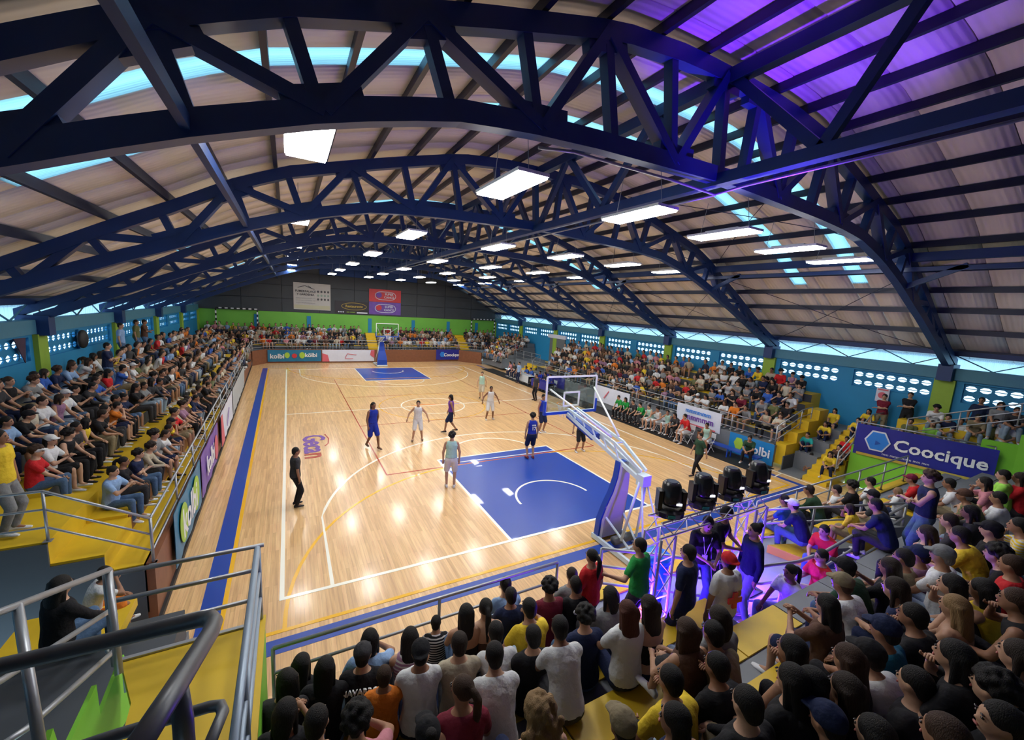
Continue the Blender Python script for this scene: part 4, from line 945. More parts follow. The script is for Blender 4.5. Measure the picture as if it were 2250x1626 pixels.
    def shirt(kind):
        m = MB(); infl = .014
        if kind == 'tank':
            R_ = rings(.014, .0, .44)
            for s_, a_, b_ in ((.47, .172, .122), (.505, .160, .112), (.54, .105, .092)): c, f = sp(s_); R_.append((c, X3, f, a_*wid, b_))
            m.loft(R_)
        elif kind == 'strap': m.loft(rings(.010, .14, .37))
        else:
            m.loft(rings(infl+.004, -.03, .545)); fr = .62 if kind == 'short' else 1.
            for s in (1, -1):
                m.ell(sh[s]-X3*.02*s+Vector((0, 0, .006)), (.074, .072, .074)); e = sh[s].lerp(el[s], fr); m.cap(sh[s], e, .064, .060 if kind == 'short' else .052)
                if kind == 'long': m.cap(el[s], el[s].lerp(ha[s], .93), .052, .038)
        if kind == 'jersey': pass
        return union(m, .018 if not hq else .015, [cloth], 3, 'shirt')
    def pants(kind):
        m = MB(); m.loft(rings(.014, -.09, .07))
        for s in (1, -1):
            if kind == 'shorts': e = hp[s].lerp(kn[s], .88); m.cap(hp[s], e, .106, .092)
            else: m.cap(hp[s], kn[s], .102, .070); m.cap(kn[s], kn[s].lerp(an[s], .96), .070, .052)
        return union(m, .018, [cloth], 3, 'trousers')
    P.update(body=bme, shirt={}, pants={}, mk_s=shirt, mk_p=pants, hc=hc, Rh=Rh, an=an, kn=kn, ha=ha, stand=stand, sp=sp)
    POSES[name] = P
SF = [(.13, .42, -.25), (-.13, .42, -.25)]   # seated feet (ankles) one tier down
make_pose('lap', 0, .05, .16, [(.10, .40, .20), (-.12, .38, .20)], feet=SF, head_pitch=-.1)
make_pose('clasp', 0, .30, .55, [(.035, .50, .22), (-.035, .50, .22)], feet=[(.16, .38, -.25), (-.17, .36, -.25)], head_pitch=-.05, kpole=(0, 1, 1))
make_pose('folded', 0, .08, .25, [(-.13, .24, .36), (.13, .25, .32)], feet=SF)
make_pose('chin', 0, .22, .42, [(.06, .34, .60), (-.14, .42, .22)], feet=SF, head_yaw=.2)
make_pose('knees', 0, .10, .35, [(.10, .42, .30), (-.10, .42, .30)], feet=[(.12, .34, -.0), (-.12, .36, -.0)], kpole=(0, .3, 1), head_yaw=-.15)
make_pose('phone', 0, .05, .15, [(.05, .36, .50), (-.05, .36, .48)], feet=SF, head_pitch=-.1)
make_pose('turned', 0, .12, .28, [(.22, .30, .10), (-.10, .40, .22)], feet=[(.2, .42, -.25), (-.05, .38, -.25)], head_yaw=.75)
make_pose('clap', 0, .05, .18, [(.04, .34, .42), (-.04, .34, .44)], feet=SF, head_yaw=-.35)
BF = [(.14, .38, -.35), (-.16, .42, -.35)]
make_pose('bench', 0, .25, .45, [(.14, .40, .14), (-.12, .42, .14)], feet=BF, hq=False)
make_pose('stand', 1, .02, .04, [(.24, .05, .82), (-.24, .05, .82)], feet=[(.11, .0, .08), (-.11, .02, .08)], hq=True)
make_pose('arms', 1, .02, .06, [(-.12, .24, 1.17), (.13, .25, 1.13)], feet=[(.12, .0, .08), (-.12, .02, .08)])
make_pose('walk', 1, .05, .08, [(.26, .16, .85), (-.26, -.14, .85)], feet=[(.09, -.24, .12), (-.10, .26, .08)], kpole=(0, 1, .1), hq=True)
make_pose('ready', 1, .08, .12, [(.42, .12, .95), (-.42, .10, .93)], feet=[(.19, .05, .08), (-.19, -.06, .08)], kpole=(0, 1, .1), hq=True)
make_pose('hold', 1, .10, .22, [(.08, .36, 1.08), (-.08, .36, 1.06)], feet=[(.11, .0, .08), (-.11, .04, .08)], head_pitch=-.45)
make_pose('reach', 1, .06, .12, [(.22, .06, .82), (-.52, .22, 1.22)], feet=[(.11, .0, .08), (-.11, .04, .08)], head_yaw=.4)
make_pose('leanrail', 1, .35, .65, [(.16, .62, 1.02), (-.16, .62, 1.02)], feet=[(.11, -.1, .08), (-.13, -.14, .08)])
def garment(pose, which, kind):
    P = POSES[pose]; D = P[which]
    if kind not in D: D[kind] = (P['mk_s'] if which == 'shirt' else P['mk_p'])(kind)
    return D[kind]
stripe_cache = {}
# hair, relative to the head centre (face looks along +Y)
HAIR = {}
def hair_short():
    m = MB(); m.ell((0, -.016, .026), (.084, .096, .098), None, 0, 16, 12); m.ell((0, -.055, -.02), (.068, .055, .075)); return union(m, .012, [hairm], 2, 'hair')
def hair_long(L=.40, w=.095, wav=0):
    m = MB(); m.ell((0, -.018, .024), (.088, .100, .100), None, 0, 16, 12); R = []
    for i in range(8):
        t = i/7; R.append(((.012*sin(i*2.)*wav, -.052-.045*sin(t*2.2), .05-(L+.05)*t), X3, Vector((0, 1, 0)), w*(1-.55*t*t)+.008*wav*(i % 2), .052*(1-.55*t)))
    m.loft(R)
    for s in (1, -1): m.cap((.074*s, -.02, .02), (.084*s, -.03, -.16), .026, .02)
    return union(m, .013, [hairm], 2, 'hair')
def hair_pony(L=.34):
    m = MB(); m.ell((0, -.016, .026), (.082, .096, .096), None, 0, 16, 12); m.ell((0, -.115, .045), (.03, .03, .03))
    m.tube([(0, -.12, .05), (0, -.16, .0), (0, -.16, -.12), (0, -.14, -L)], [.028, .036, .036, .012], 10); return union(m, .011, [hairm], 2, 'hair')
def hair_bun():
    m = MB(); m.ell((0, -.016, .026), (.083, .097, .097), None, 0, 16, 12); m.ell((0, -.09, .095), (.045, .042, .042)); return union(m, .012, [hairm], 2, 'hair')
def hair_curly(r=.03, L=0., n=70, seed=3):
    q = random.Random(seed); m = MB(); m.ell((0, -.018, .028), (.088, .10, .100), None, 0, 16, 12)
    if L: m.loft([((0, -.05, .04), X3, Vector((0, 1, 0)), .10, .06), ((0, -.09, -.15), X3, Vector((0, 1, 0)), .14, .08), ((0, -.09, -L), X3, Vector((0, 1, 0)), .11, .06)])
    for i in range(n):
        a = q.uniform(0, 2*pi); z = q.uniform(-.25, 1); rr = math.sqrt(1-z*z); p = Vector((rr*cos(a)*.095, -.02+rr*sin(a)*.105, .028+z*.105))
        if p.y > .05 and p.z < .06: continue
        if L and q.random() < .6: p = Vector((q.uniform(-.14, .14), -.08+q.uniform(-.075, .03), q.uniform(-L, .0)))
        m.ell(p, (r*q.uniform(.7, 1.1),)*3, None, 0, 8, 6)
    return union(m, .010, [hairm], 1, 'hair')
def cap_mesh(back=False):
    m = MB(); m.ell((0, -.012, .040), (.092, .106, .088), None, 0, 16, 12); s = -1 if back else 1
    m.loft([((0, s*.06-.01, .048), X3, Vector((0, 1, .0)), .075, .05), ((0, s*.10, .040), X3, Vector((0, 1, 0)), .072, .06), ((0, s*.10, .030), X3, Vector((0, 1, 0)), .072, .06)]); m.ell((0, -.012, .128), (.012, .012, .008))
    return union(m, .0105, [cloth], 2, 'cap')
HAIR['short'] = hair_short(); HAIR['long'] = hair_long(); HAIR['wavy'] = hair_long(.44, .11, 1.); HAIR['bob'] = hair_long(.17, .09); HAIR['ponytail'] = hair_pony(); HAIR['bun'] = hair_bun()
HAIR['curly'] = hair_curly(); HAIR['longcurly'] = hair_curly(.028, .30, 190, 5); HAIR['buzz'] = hair_short()
CAPS = (cap_mesh(), cap_mesh(True))
def shoe_mesh():
    m = MB(); Y = Vector((0, 0, 1)); m.loft([((0, y, z), X3, Y, a, b) for y, z, a, b in ((-.075, .035, .026, .030), (-.05, .045, .036, .044), (0, .045, .038, .045), (.07, .035, .042, .033), (.14, .026, .044, .024), (.185, .022, .028, .018))])
    m.ell((0, -.02, .07), (.036, .045, .03)); return union(m, .013, [shoem], 2, 'shoe')
SHOE = shoe_mesh()
SKINS = [(.36, .19, .115), (.44, .25, .16), (.29, .145, .085), (.50, .30, .20), (.20, .095, .055)]
CC = dict(black=(.010, .010, .013), charcoal=(.035, .035, .04), navy=(.010, .018, .06), white=(.62, .64, .66), grey=(.20, .21, .22), red=(.50, .015, .02), maroon=(.16, .012, .03), orange=(.62, .17, .015), yellow=(.70, .50, .03),
          green=(.015, .26, .05), olive=(.12, .13, .05), khaki=(.22, .18, .11), beige=(.40, .35, .26), brown=(.09, .045, .03), pink=(.50, .20, .24), blue=(.03, .10, .42), light_blue=(.24, .38, .62), petrol=(.01, .11, .19), purple=(.15, .04, .30),
          mauve=(.28, .15, .24), lime=(.28, .62, .08), teal=(.02, .35, .33), dark_green=(.02, .06, .03), royal=(.012, .03, .33), jeans=(.07, .13, .24), pale_jeans=(.25, .33, .42), cream=(.52, .48, .38), coral=(.55, .16, .10), mint=(.38, .60, .52))
HC = dict(black=(.008, .007, .007), brown=(.045, .022, .012), auburn=(.075, .022, .012), blond=(.26, .16, .07), grey=(.2, .19, .18), darkbrown=(.02, .012, .008))
npeople = 0
def person(label, loc, rz, pose='lap', shirt='short', sc='black', pants='long', pc='jeans', hair='short', hc='black', skin=None, cap=None, capback=False, shoe='white', scale=1., group=None, by_head=False, pattern=None, hipoff=0.):
    """loc: seat contact (seated) or feet (standing)"""
    global npeople; npeople += 1
    P = POSES[pose]; t = thing('person', label, 'person', loc, rz, group); t.scale = (scale,)*3
    b = link('body', P['body'], t); b.color = (*(SKINS[skin] if skin is not None else rnd.choice(SKINS[:4])), 1)
    s = link('shirt' if shirt != 'tank' else 'vest_top', garment(pose, 'shirt', shirt), t); s.color = (*CC[sc], 1)
    if pattern == 'stripe':
        s.data = s.data.copy(); s.data.materials[0] = stripe
    q = link('trousers' if pants == 'long' else 'shorts', garment(pose, 'pants', pants), t); q.color = (*CC[pc], 1)
    Mh = Matrix.Translation(P['hc']) @ P['Rh'].to_4x4()
    if hair: h = link('hair', HAIR[hair], t, M=Mh); h.color = (*HC[hc], 1)
    if cap: k = link('cap', CAPS[1 if capback else 0], t, M=Mh); k.color = (*CC[cap], 1)
    for sd in (1, -1):
        a = P['an'][sd]; o = link('shoe', SHOE, t, loc=(a.x, a.y-.0, a.z-.075 if P['stand'] or a.z < -.1 else a.z-.06), rot=(0, 0, -.12*sd)); o.color = (*CC[shoe], 1)
    return t
def facing(x, y, tx=0., ty=9., k=.6): return -math.atan2(tx-x, ty-y)*k
def back_text(t, pose, txt, size, m, s=.36, dz=0.):
    P = POSES[pose]; c, f = P['sp'](s); o = c-f*.150; d = (P['sp'](s+.05)[0]-P['sp'](s-.05)[0]).normalized(); put_text('shirt_lettering', txt, size, m, t, frame(o, (1, 0, 0), d), ext=.010)

# ---- players and officials on the court
def on_floor(u, v, face, **k):
    p = atz(u, v, 0.0); lab = k.pop('label'); return person(lab, (p.x, p.y, .012), face, **k)
D = radians
on_floor(818, 985, D(200), label='player in blue jersey with tied dreadlocks walking left of the centre circle', pose='walk', shirt='tank', sc='royal', pants='shorts', pc='royal', hair='ponytail', skin=4, shoe='brown', scale=1.10)
on_floor(917, 968, D(165), label='player in white jersey with arms out, left of the centre circle', pose='ready', shirt='tank', sc='white', pants='shorts', pc='white', skin=1, scale=1.03, shoe='brown')
on_floor(990, 950, D(70), label='player in dark blue jersey walking away over the centre circle', pose='walk', shirt='tank', sc='purple', pants='shorts', pc='navy', hair='bob', skin=2, scale=1.04, shoe='black')
on_floor(989, 1072, D(-20), label='player in white jersey standing at left edge of the blue key', pose='stand', shirt='tank', sc='mint', pants='shorts', pc='white', hair='curly', skin=1, scale=1.08)
p17 = on_floor(1165, 1008, D(-8), label='player in blue number 17 jersey seen from behind in the key', pose='stand', shirt='tank', sc='royal', pants='shorts', pc='navy', hair='curly', skin=1, scale=1.08, shoe='maroon')
back_text(p17, 'stand', '17', .17, white_m, .26); back_text(p17, 'stand', 'MVM', .07, white_m, .38)
on_floor(1272, 992, D(170), label='player in dark blue under the near backboard, head hidden by it', pose='ready', shirt='tank', sc='navy', pants='shorts', pc='black', skin=2, scale=1.0)
on_floor(1188, 950, D(190), label='player in blue jersey behind the left edge of the backboard', pose='stand', shirt='tank', sc='royal', pants='shorts', pc='navy', skin=2, scale=1.10)
on_floor(1075, 922, D(170), label='player in white jersey with arms spread right of the circle', pose='ready', shirt='tank', sc='white', pants='shorts', pc='white', skin=4, scale=1.05)
on_floor(1057, 878, D(150), label='farthest player in white and green beyond the circle', pose='walk', shirt='tank', sc='mint', pants='shorts', pc='cream', skin=3, scale=1.05, shoe='black')
on_floor(650, 1113, D(-78), label='referee in dark shirt and black trousers standing on the left side line', pose='stand', shirt='short', sc='charcoal', pants='long', pc='black', hair='buzz', skin=2, scale=1.0, shoe='black')
on_floor(1530, 1045, D(75), label='official in dark polo striding along the right side line', pose='walk', shirt='short', sc='dark_green', pants='long', pc='black', hair='buzz', skin=1, scale=.97, shoe='black')
on_floor(1176, 880, D(100), label='referee in dark trousers standing at the far side of the court', pose='stand', shirt='short', sc='charcoal', pants='long', pc='black', skin=2, scale=1.03, shoe='black')
on_floor(1139, 842, D(100), label='man in blue shirt and dark trousers beside the scorers table', pose='stand', shirt='short', sc='light_blue', pants='long', pc='navy', skin=1, scale=1.0, shoe='black')

# ---- team bench on the right side line
bench = [(8.4, 'green', 'long', 'black', 'short'), (7.9, 'green', 'long', 'black', 'bob'), (7.3, 'charcoal', 'long', 'black', 'short'), (6.7, 'green', 'long', 'charcoal', 'short'), (6.15, 'mint', 'shorts', 'white', 'short'), (5.6, 'white', 'shorts', 'white', 'curly'), (5.05, 'mint', 'shorts', 'white', 'short'), (4.55, 'charcoal', 'long', 'black', 'bob')]
for i, (yy, c_, pk, pc_, hh) in enumerate(bench):
    folding_chair((9.25, yy, .012), pi/2, 'white folding chair under the %s seated bench person from the far end' % ORD[i], group='bench chairs')
    person('%s person in %s from the far end of the team bench' % (ORD[i], c_.replace('_', ' ')), (9.2, yy, .48), pi/2+rnd.uniform(-.2, .2), rnd.choice(['bench', 'clasp', 'chin']), 'tank' if pk == 'shorts' else 'short', c_, pk, pc_, hh, shoe='white' if pk == 'shorts' else 'black', group='people on the team bench')
folding_chair((9.25, 3.95, .012), pi/2, 'white folding chair under the coach in bright red', group='bench chairs')
person('coach in bright red shirt and white shorts on the team bench', (9.2, 3.95, .48), pi/2-.2, 'bench', 'short', 'red', 'shorts', 'white', 'short', shoe='white', scale=1.08)
person('last bench player in white, leaning forward near the blue bench', (9.05, 2.78, .48), pi/2+.2, 'bench', 'tank', 'mint', 'shorts', 'white', 'short', skin=2, shoe='white')
person('person in dark green shirt alone on the long blue bench', (9.35, 1.05, .44), pi/2+.3, 'clasp', 'short', 'dark_green', 'long', 'black', 'bun', shoe='white')
for i, (x, y, c_) in enumerate(((9.45, 15.6, 'royal'), (9.45, 16.3, 'charcoal'), (9.45, 17.0, 'royal'), (9.6, 18.6, 'blue'), (9.6, 19.3, 'blue'), (9.6, 20.6, 'light_blue'), (9.6, 21.3, 'charcoal'), (9.6, 22.0, 'pink'))):
    folding_chair((x, y, .012), pi/2, 'folding chair under the %s person from the near end of the scorers row' % ORD[i], group='scorers chairs')
    person('%s seated person in %s from near end of the scorers row' % (ORD[i], c_.replace('_', ' ')), (x-.03, y, .48), pi/2, 'bench', 'short', c_, 'long', 'navy', rnd.choice(['short', 'bob']), group='people in the scorers row')

# ---- foreground crowd, placed from the head positions in the photo: u, v, pose, shirt kind, shirt colour, hair, hair colour, options
NEAR = [
 (663, 1458, 'lap', 'short', 'black', 'long', 'black', {}), (715, 1467, 'lap', 'long', 'black', 'long', 'black', {}), (628, 1495, 'turned', 'short', 'charcoal', 'long', 'black', {}),
 (797, 1437, 'lap', 'short', 'black', 'short', 'black', dict(cap='charcoal', text='NAVARRO')), (812, 1403, 'chin', 'short', 'light_blue', 'bob', 'black', {}), (844, 1484, 'lap', 'short', 'orange', 'buzz', 'brown', dict(scale=.82)),
 (901, 1400, 'lap', 'tank', 'mauve', 'long', 'black', dict(pattern='stripe')), (924, 1432, 'lap', 'short', 'white', 'short', 'black', dict(cap='black', capback=True)), (958, 1367, 'knees', 'short', 'black', 'short', 'black', dict(scale=.8, pattern='stripe')),
 (1024, 1347, 'lap', 'strap', 'black', 'long', 'black', {}), (1009, 1413, 'lap', 'short', 'beige', 'short', 'darkbrown', {}), (1067, 1335, 'lap', 'strap', 'brown', 'ponytail', 'black', {}),
 (1122, 1308, 'lap', 'short', 'navy', 'short', 'black', {}), (1110, 1284, 'chin', 'short', 'light_blue', 'short', 'black', {}), (1089, 1388, 'clasp', 'short', 'white', 'short', 'black', {}),
 (1086, 1437, 'clasp', 'short', 'white', 'short', 'black', {}), (1162, 1335, 'chin', 'short', 'yellow', 'short', 'black', {}), (1171, 1397, 'lap', 'long', 'black', 'short', 'black', {}),
 (1207, 1290, 'lap', 'short', 'maroon', 'curly', 'black', {}), (1229, 1377, 'clasp', 'short', 'white', 'short', 'black', {}), (1015, 1514, 'turned', 'short', 'maroon', 'ponytail', 'brown', {}),
 (1185, 1565, 'lap', 'strap', 'beige', 'longcurly', 'blond', {}), (696, 1583, 'clasp', 'short', 'black', 'short', 'black', {}), (784, 1580, 'chin', 'short', 'pink', 'curly', 'black', {}),
 (628, 1565, 'phone', 'short', 'black', 'bob', 'black', {}), (939, 1613, 'chin', 'short', 'white', 'bun', 'black', dict(cap='black')), (1256, 1263, 'lap', 'short', 'grey', 'short', 'darkbrown', {}),
 (1265, 1284, 'lap', 'short', 'black', 'short', 'black', dict(text='COTO')), (1285, 1354, 'lap', 'short', 'navy', 'curly', 'black', {}), (1340, 1308, 'lap', 'short', 'grey', 'bob', 'black', {}),
 (1377, 1342, 'lap', 'short', 'white', 'wavy', 'auburn', {}), (1425, 1330, 'lap', 'strap', 'black', 'wavy', 'darkbrown', {}), (1507, 1383, 'knees', 'tank', 'brown', 'wavy', 'brown', {}),
 (1578, 1357, 'lap', 'short', 'grey', 'bob', 'darkbrown', {}), (1566, 1390, 'clasp', 'short', 'khaki', 'short', 'black', {}), (1574, 1462, 'chin', 'short', 'black', 'short', 'black', {}),
 (1472, 1492, 'chin', 'short', 'yellow', 'short', 'black', {}), (1481, 1580, 'turned', 'tank', 'navy', 'long', 'black', {}), (1367, 1592, 'clasp', 'short', 'black', 'short', 'black', dict(cap='khaki')),
 (1739, 1426, 'chin', 'strap', 'brown', 'long', 'black', {}), (1816, 1329, 'phone', 'short', 'brown', 'long', 'black', {}), (1850, 1281, 'clasp', 'short', 'white', 'short', 'brown', dict(cap='khaki')),
 (1856, 1246, 'clasp', 'short', 'dark_green', 'short', 'black', dict(cap='black')), (1954, 1245, 'phone', 'short', 'black', 'long', 'darkbrown', {}), (1966, 1292, 'clasp', 'short', 'navy', 'bob', 'darkbrown', {}),
 (2020, 1218, 'lap', 'short', 'mauve', 'short', 'black', dict(cap='navy')), (1985, 1225, 'lap', 'short', 'khaki', 'buzz', 'black', {}), (2070, 1220, 'lap', 'short', 'white', 'short', 'grey', dict(cap='grey')),
 (2004, 1352, 'chin', 'short', 'black', 'short', 'black', {}), (1943, 1383, 'lap', 'short', 'petrol', 'short', 'black', dict(cap='navy')), (1908, 1437, 'clasp', 'short', 'white', 'short', 'black', dict(cap='black')),
 (1862, 1447, 'lap', 'tank', 'charcoal', 'wavy', 'brown', {}), (1858, 1514, 'phone', 'short', 'black', 'wavy', 'darkbrown', {}), (1739, 1493, 'lap', 'short', 'black', 'long', 'black', {}),
 (1779, 1500, 'turned', 'short', 'black', 'long', 'black', {}), (1816, 1582, 'clasp', 'short', 'charcoal', 'short', 'black', dict(cap='navy')), (2097, 1333, 'lap', 'strap', 'black', 'wavy', 'blond', dict(skin=1)),
 (2090, 1285, 'chin', 'tank', 'black', 'bob', 'black', {}), (2158, 1295, 'lap', 'tank', 'yellow', 'long', 'black', {}), (2189, 1218, 'clasp', 'short', 'black', 'curly', 'black', {}),
 (2222, 1241, 'lap', 'short', 'red', 'buzz', 'brown', {}), (2108, 1175, 'clasp', 'short', 'yellow', 'short', 'black', {}), (2177, 1164, 'lap', 'short', 'black', 'short', 'black', dict(cap='black')),
 (2238, 1155, 'chin', 'short', 'yellow', 'short', 'black', dict(pattern='stripe')), (2193, 1094, 'lap', 'short', 'white', 'short', 'black', {}), (2130, 1125, 'chin', 'short', 'charcoal', 'bob', 'black', {}),
 (2118, 1088, 'clasp', 'short', 'olive', 'short', 'grey', dict(cap='brown')), (2085, 1062, 'clasp', 'short', 'white', 'short', 'black', {}), (2002, 1052, 'clasp', 'short', 'red', 'short', 'black', dict(cap='maroon')),
 (1972, 1079, 'lap', 'short', 'white', 'bob', 'blond', dict(scale=.75)), (1918, 1088, 'clasp', 'short', 'charcoal', 'short', 'black', dict(cap='black')), (1912, 1058, 'lap', 'short', 'white', 'short', 'black', {}),
 (1871, 1067, 'lap', 'short', 'black', 'curly', 'black', {}), (1838, 1075, 'lap', 'short', 'white', 'short', 'black', {}), (1777, 1076, 'clasp', 'long', 'dark_green', 'short', 'darkbrown', dict(scale=1.1)),
 (1723, 1098, 'lap', 'short', 'blue', 'short', 'black', {}), (1742, 1108, 'clasp', 'short', 'navy', 'short', 'black', dict(cap='white')), (1866, 1116, 'chin', 'short', 'yellow', 'bob', 'darkbrown', dict(scale=.8)),
 (1923, 1108, 'clasp', 'short', 'navy', 'short', 'black', {}), (2162, 1060, 'chin', 'short', 'pink', 'bob', 'black', {}), (2204, 1044, 'lap', 'short', 'lime', 'short', 'black', {}), (2240, 1050, 'lap', 'short', 'red', 'bob', 'darkbrown', {}),
 (2036, 1171, 'lap', 'short', 'grey', 'bob', 'darkbrown', {}), (2085, 1144, 'clasp', 'short', 'charcoal', 'short', 'darkbrown', {}), (2181, 1512, 'clasp', 'short', 'black', 'curly', 'black', {}),
 (2195, 1585, 'turned', 'short', 'navy', 'short', 'black', {}), (2074, 1614, 'lap', 'short', 'brown', 'bob', 'brown', {}), (1920, 1612, 'lap', 'short', 'black', 'long', 'black', {}), (2230, 1320, 'chin', 'tank', 'black', 'short', 'brown', {}),
 (2238, 1440, 'folded', 'tank', 'black', 'bob', 'darkbrown', {}), (1640, 1545, 'lap', 'long', 'black', 'short', 'black', {}), (2010, 1500, 'lap', 'short', 'charcoal', 'short', 'black', {}), (2095, 1440, 'chin', 'short', 'black', 'long', 'black', {}),
]
HN = dict(short='short-haired', long='long-haired', wavy='wavy-haired', bob='bob-haired', ponytail='ponytailed', bun='bun-haired', curly='curly-haired', longcurly='curly blond-haired', buzz='crop-haired')
def sname(kind, c_): return '%s %s' % (c_.replace('_', ' '), {'short': 'tee', 'tank': 'vest', 'strap': 'strap top', 'long': 'sweatshirt'}[kind])
def shorten(l): return l if len(l.split()) <= 16 else ' '.join(l.split()[1:])
rows = {}
PC = ['jeans', 'black', 'charcoal', 'navy', 'pale_jeans', 'khaki']
for e in NEAR:
    u, v, pose, sk, sc_, hr_, hcol, o = e; o = dict(o); s = o.get('scale', 1.0); best = None
    hl = POSES[pose]['hc']
    for k, (z, yc) in enumerate([(1.13, -3.95)]+NR):
        p = atz(u, v, z+hl.z*s); rz = facing(p.x, p.y)
        ry = p.y - hl.y*s*cos(rz)
        d = abs(ry-yc)
        if best is None or d < best[0]: best = (d, k, z, p, rz)
    rows.setdefault(best[1], []).append((best[3].x, best, e))
allnear = []
for k in sorted(rows):
    for i, (x, b_, e) in enumerate(sorted(rows[k], key=lambda q: q[0])):
        u, v, pose, sk, sc_, hr_, hcol, o = e; o = dict(o); s = o.get('scale', 1.0); _, k, z, p, rz = b_
        hl = Euler((0, 0, rz)).to_matrix() @ (POSES[pose]['hc']*s)
        txt = o.pop('text', None); cap_ = o.get('cap')
        who = '%s person in %s%s' % (HN[hr_], sname(sk, sc_), ' and %s cap' % cap_ if cap_ else '')
        t = person(shorten('%s, %s from left, %s row of near stand' % (who, nth(i), ORD[k])), (p.x-hl.x, p.y-hl.y, z), rz, pose, sk, sc_, 'long' if rnd.random() < .75 else 'shorts', rnd.choice(PC), hr_, hcol, group='spectators on the near stand', **o)
        if txt:
            back_text(t, pose, txt, .075, white_m, .42)
            if txt == 'NAVARRO': back_text(t, pose, 'mmmmmm', .06, white_m, .28); back_text(t, pose, 'mmmm', .05, white_m, .20)
        allnear.append((p.x, p.y))

def project(x, y, z):
    d = Vector((x, y, z))-CAM; w = d.dot(CF); return 1125+FPX*d.dot(CR)/w, 813-FPX*d.dot(CU)/w
k = 0
for kk, (z, yc) in enumerate(NR[:5]):
    for x in np.arange(4.2, 10.4, .62):
        if rnd.random() < .22 or min(((x-a)**2+(yc-b)**2)**.5 for a, b in allnear) < .42 or k >= 34: continue
        pu, pv = project(x, yc, z+.86)
        if pv < 1046+max(0, pu-1870)*.13 or pu > 2290: continue
        sc_ = rnd.choice(['black', 'white', 'charcoal', 'grey', 'yellow', 'navy', 'red', 'white', 'black', 'olive']); hr_ = rnd.choice(['short', 'short', 'long', 'bob', 'curly'])
        person('%s person in %s, %s filling %s row of near stand beneath green wall' % (HN[hr_], sname('short', sc_), nth(k), ORD[kk]), (x+rnd.uniform(-.1, .1), yc+rnd.uniform(-.08, .08), z), facing(x, yc, 0, 9, .8), rnd.choice(['lap', 'clasp', 'chin', 'phone']), 'short', sc_, 'long', rnd.choice(['jeans', 'black', 'navy']), hr_, 'black', group='spectators beneath the green wall'); k += 1
# ---- people on the platform
def on_deck(u, v, H, face, label, pose, z=1.13, **k):
    P = POSES[pose]; s = H/1.72; R = Euler((0, 0, face)).to_matrix(); hl = R @ (P['hc']*s); p = atz(u, v, z+hl.z); k.setdefault('scale', s)
    return person(label, (p.x-hl.x, p.y-hl.y, z), face, pose, **k)
tech = on_deck(1556, 1150, 1.68, D(150), 'technician in black polo with white lanyard behind the rail', 'hold', sc='black', pc='jeans', skin=1)
on_deck(1598, 1128, 1.70, D(200), 'technician in black shirt just behind the lanyard wearer', 'hold', sc='black', pc='charcoal', skin=2)
on_deck(1512, 1214, 1.72, D(15), 'person in navy shirt seen from behind beside the left truss tower', 'stand', sc='navy', pc='navy', skin=1)
md = on_deck(1600, 1232, 1.70, D(-10), 'medic in red cap and white vest with red cross', 'stand', sc='white', pc='pale_jeans', cap='red', capback=True, skin=2)
def cross(t, pose, s=.24):
    c, f = POSES[pose]['sp'](s); M = frame(c-f*.150, (1, 0, 0), (POSES[pose]['sp'](s+.05)[0]-POSES[pose]['sp'](s-.05)[0])); m = MB().box(-.035, .035, -.11, .11, -.012, .012); m.box(-.11, .11, -.035, .035, -.0119, .0119); o = obj('red_cross', m, banner_red, t); o.matrix_local = M
cross(md, 'stand')
on_deck(1658, 1165, 1.66, D(60), 'person in dark navy jacket and pale jeans facing the right tower', 'stand', shirt='long', sc='navy', pc='pale_jeans', hair='bun', skin=1)
on_deck(1405, 1198, 1.62, D(10), 'person in green shirt reaching left at the end of the curved rail', 'reach', sc='green', pc='charcoal', skin=1)
on_deck(1300, 1222, 1.55, D(8), 'person in red shirt with a long ponytail in the railing gap', 'stand', sc='red', pc='charcoal', hair='ponytail', skin=1)
m1 = person('medic in white vest crouched at right end of the platform', tuple(Vector((atz(1745, 1268, 2.0).x, atz(1745, 1268, 2.0).y, 1.30))), D(70), 'lap', 'short', 'white', 'long', 'pale_jeans', 'ponytail', 'black'); cross(m1, 'lap')
m2 = person('medic in red and white vest seated beyond the crouched one', tuple(Vector((atz(1815, 1228, 2.1).x, atz(1815, 1228, 2.1).y, 1.35))), D(60), 'lap', 'short', 'red', 'long', 'white', 'short', 'black'); cross(m2, 'lap')
p = atz(1835, 1150, 2.15); person('person in red shirt stretching an arm along the straight rail', (p.x, p.y, 1.3), D(80), 'clasp', 'short', 'red', 'long', 'jeans', 'short', 'black')
p = atz(2045, 1075, 3.25); person('brown-haired person in navy vest standing among the seated crowd', (p.x, p.y, 1.85), D(30), 'arms', 'tank', 'navy', 'long', 'jeans', 'curly', 'brown', skin=3)
c_, f_ = POSES['hold']['sp'](.50); c2_, f2_ = POSES['hold']['sp'](.16)
obj('lanyard', MB().tube([c_+X3*.07+f_*.10, c2_+f2_*.15, c_-X3*.07+f_*.10], .009, 6), white_m, tech); obj('pass_card', MB().box(-.04, .04, c2_.y+.135, c2_.y+.15, c2_.z-.10, c2_.z), white_m, tech)
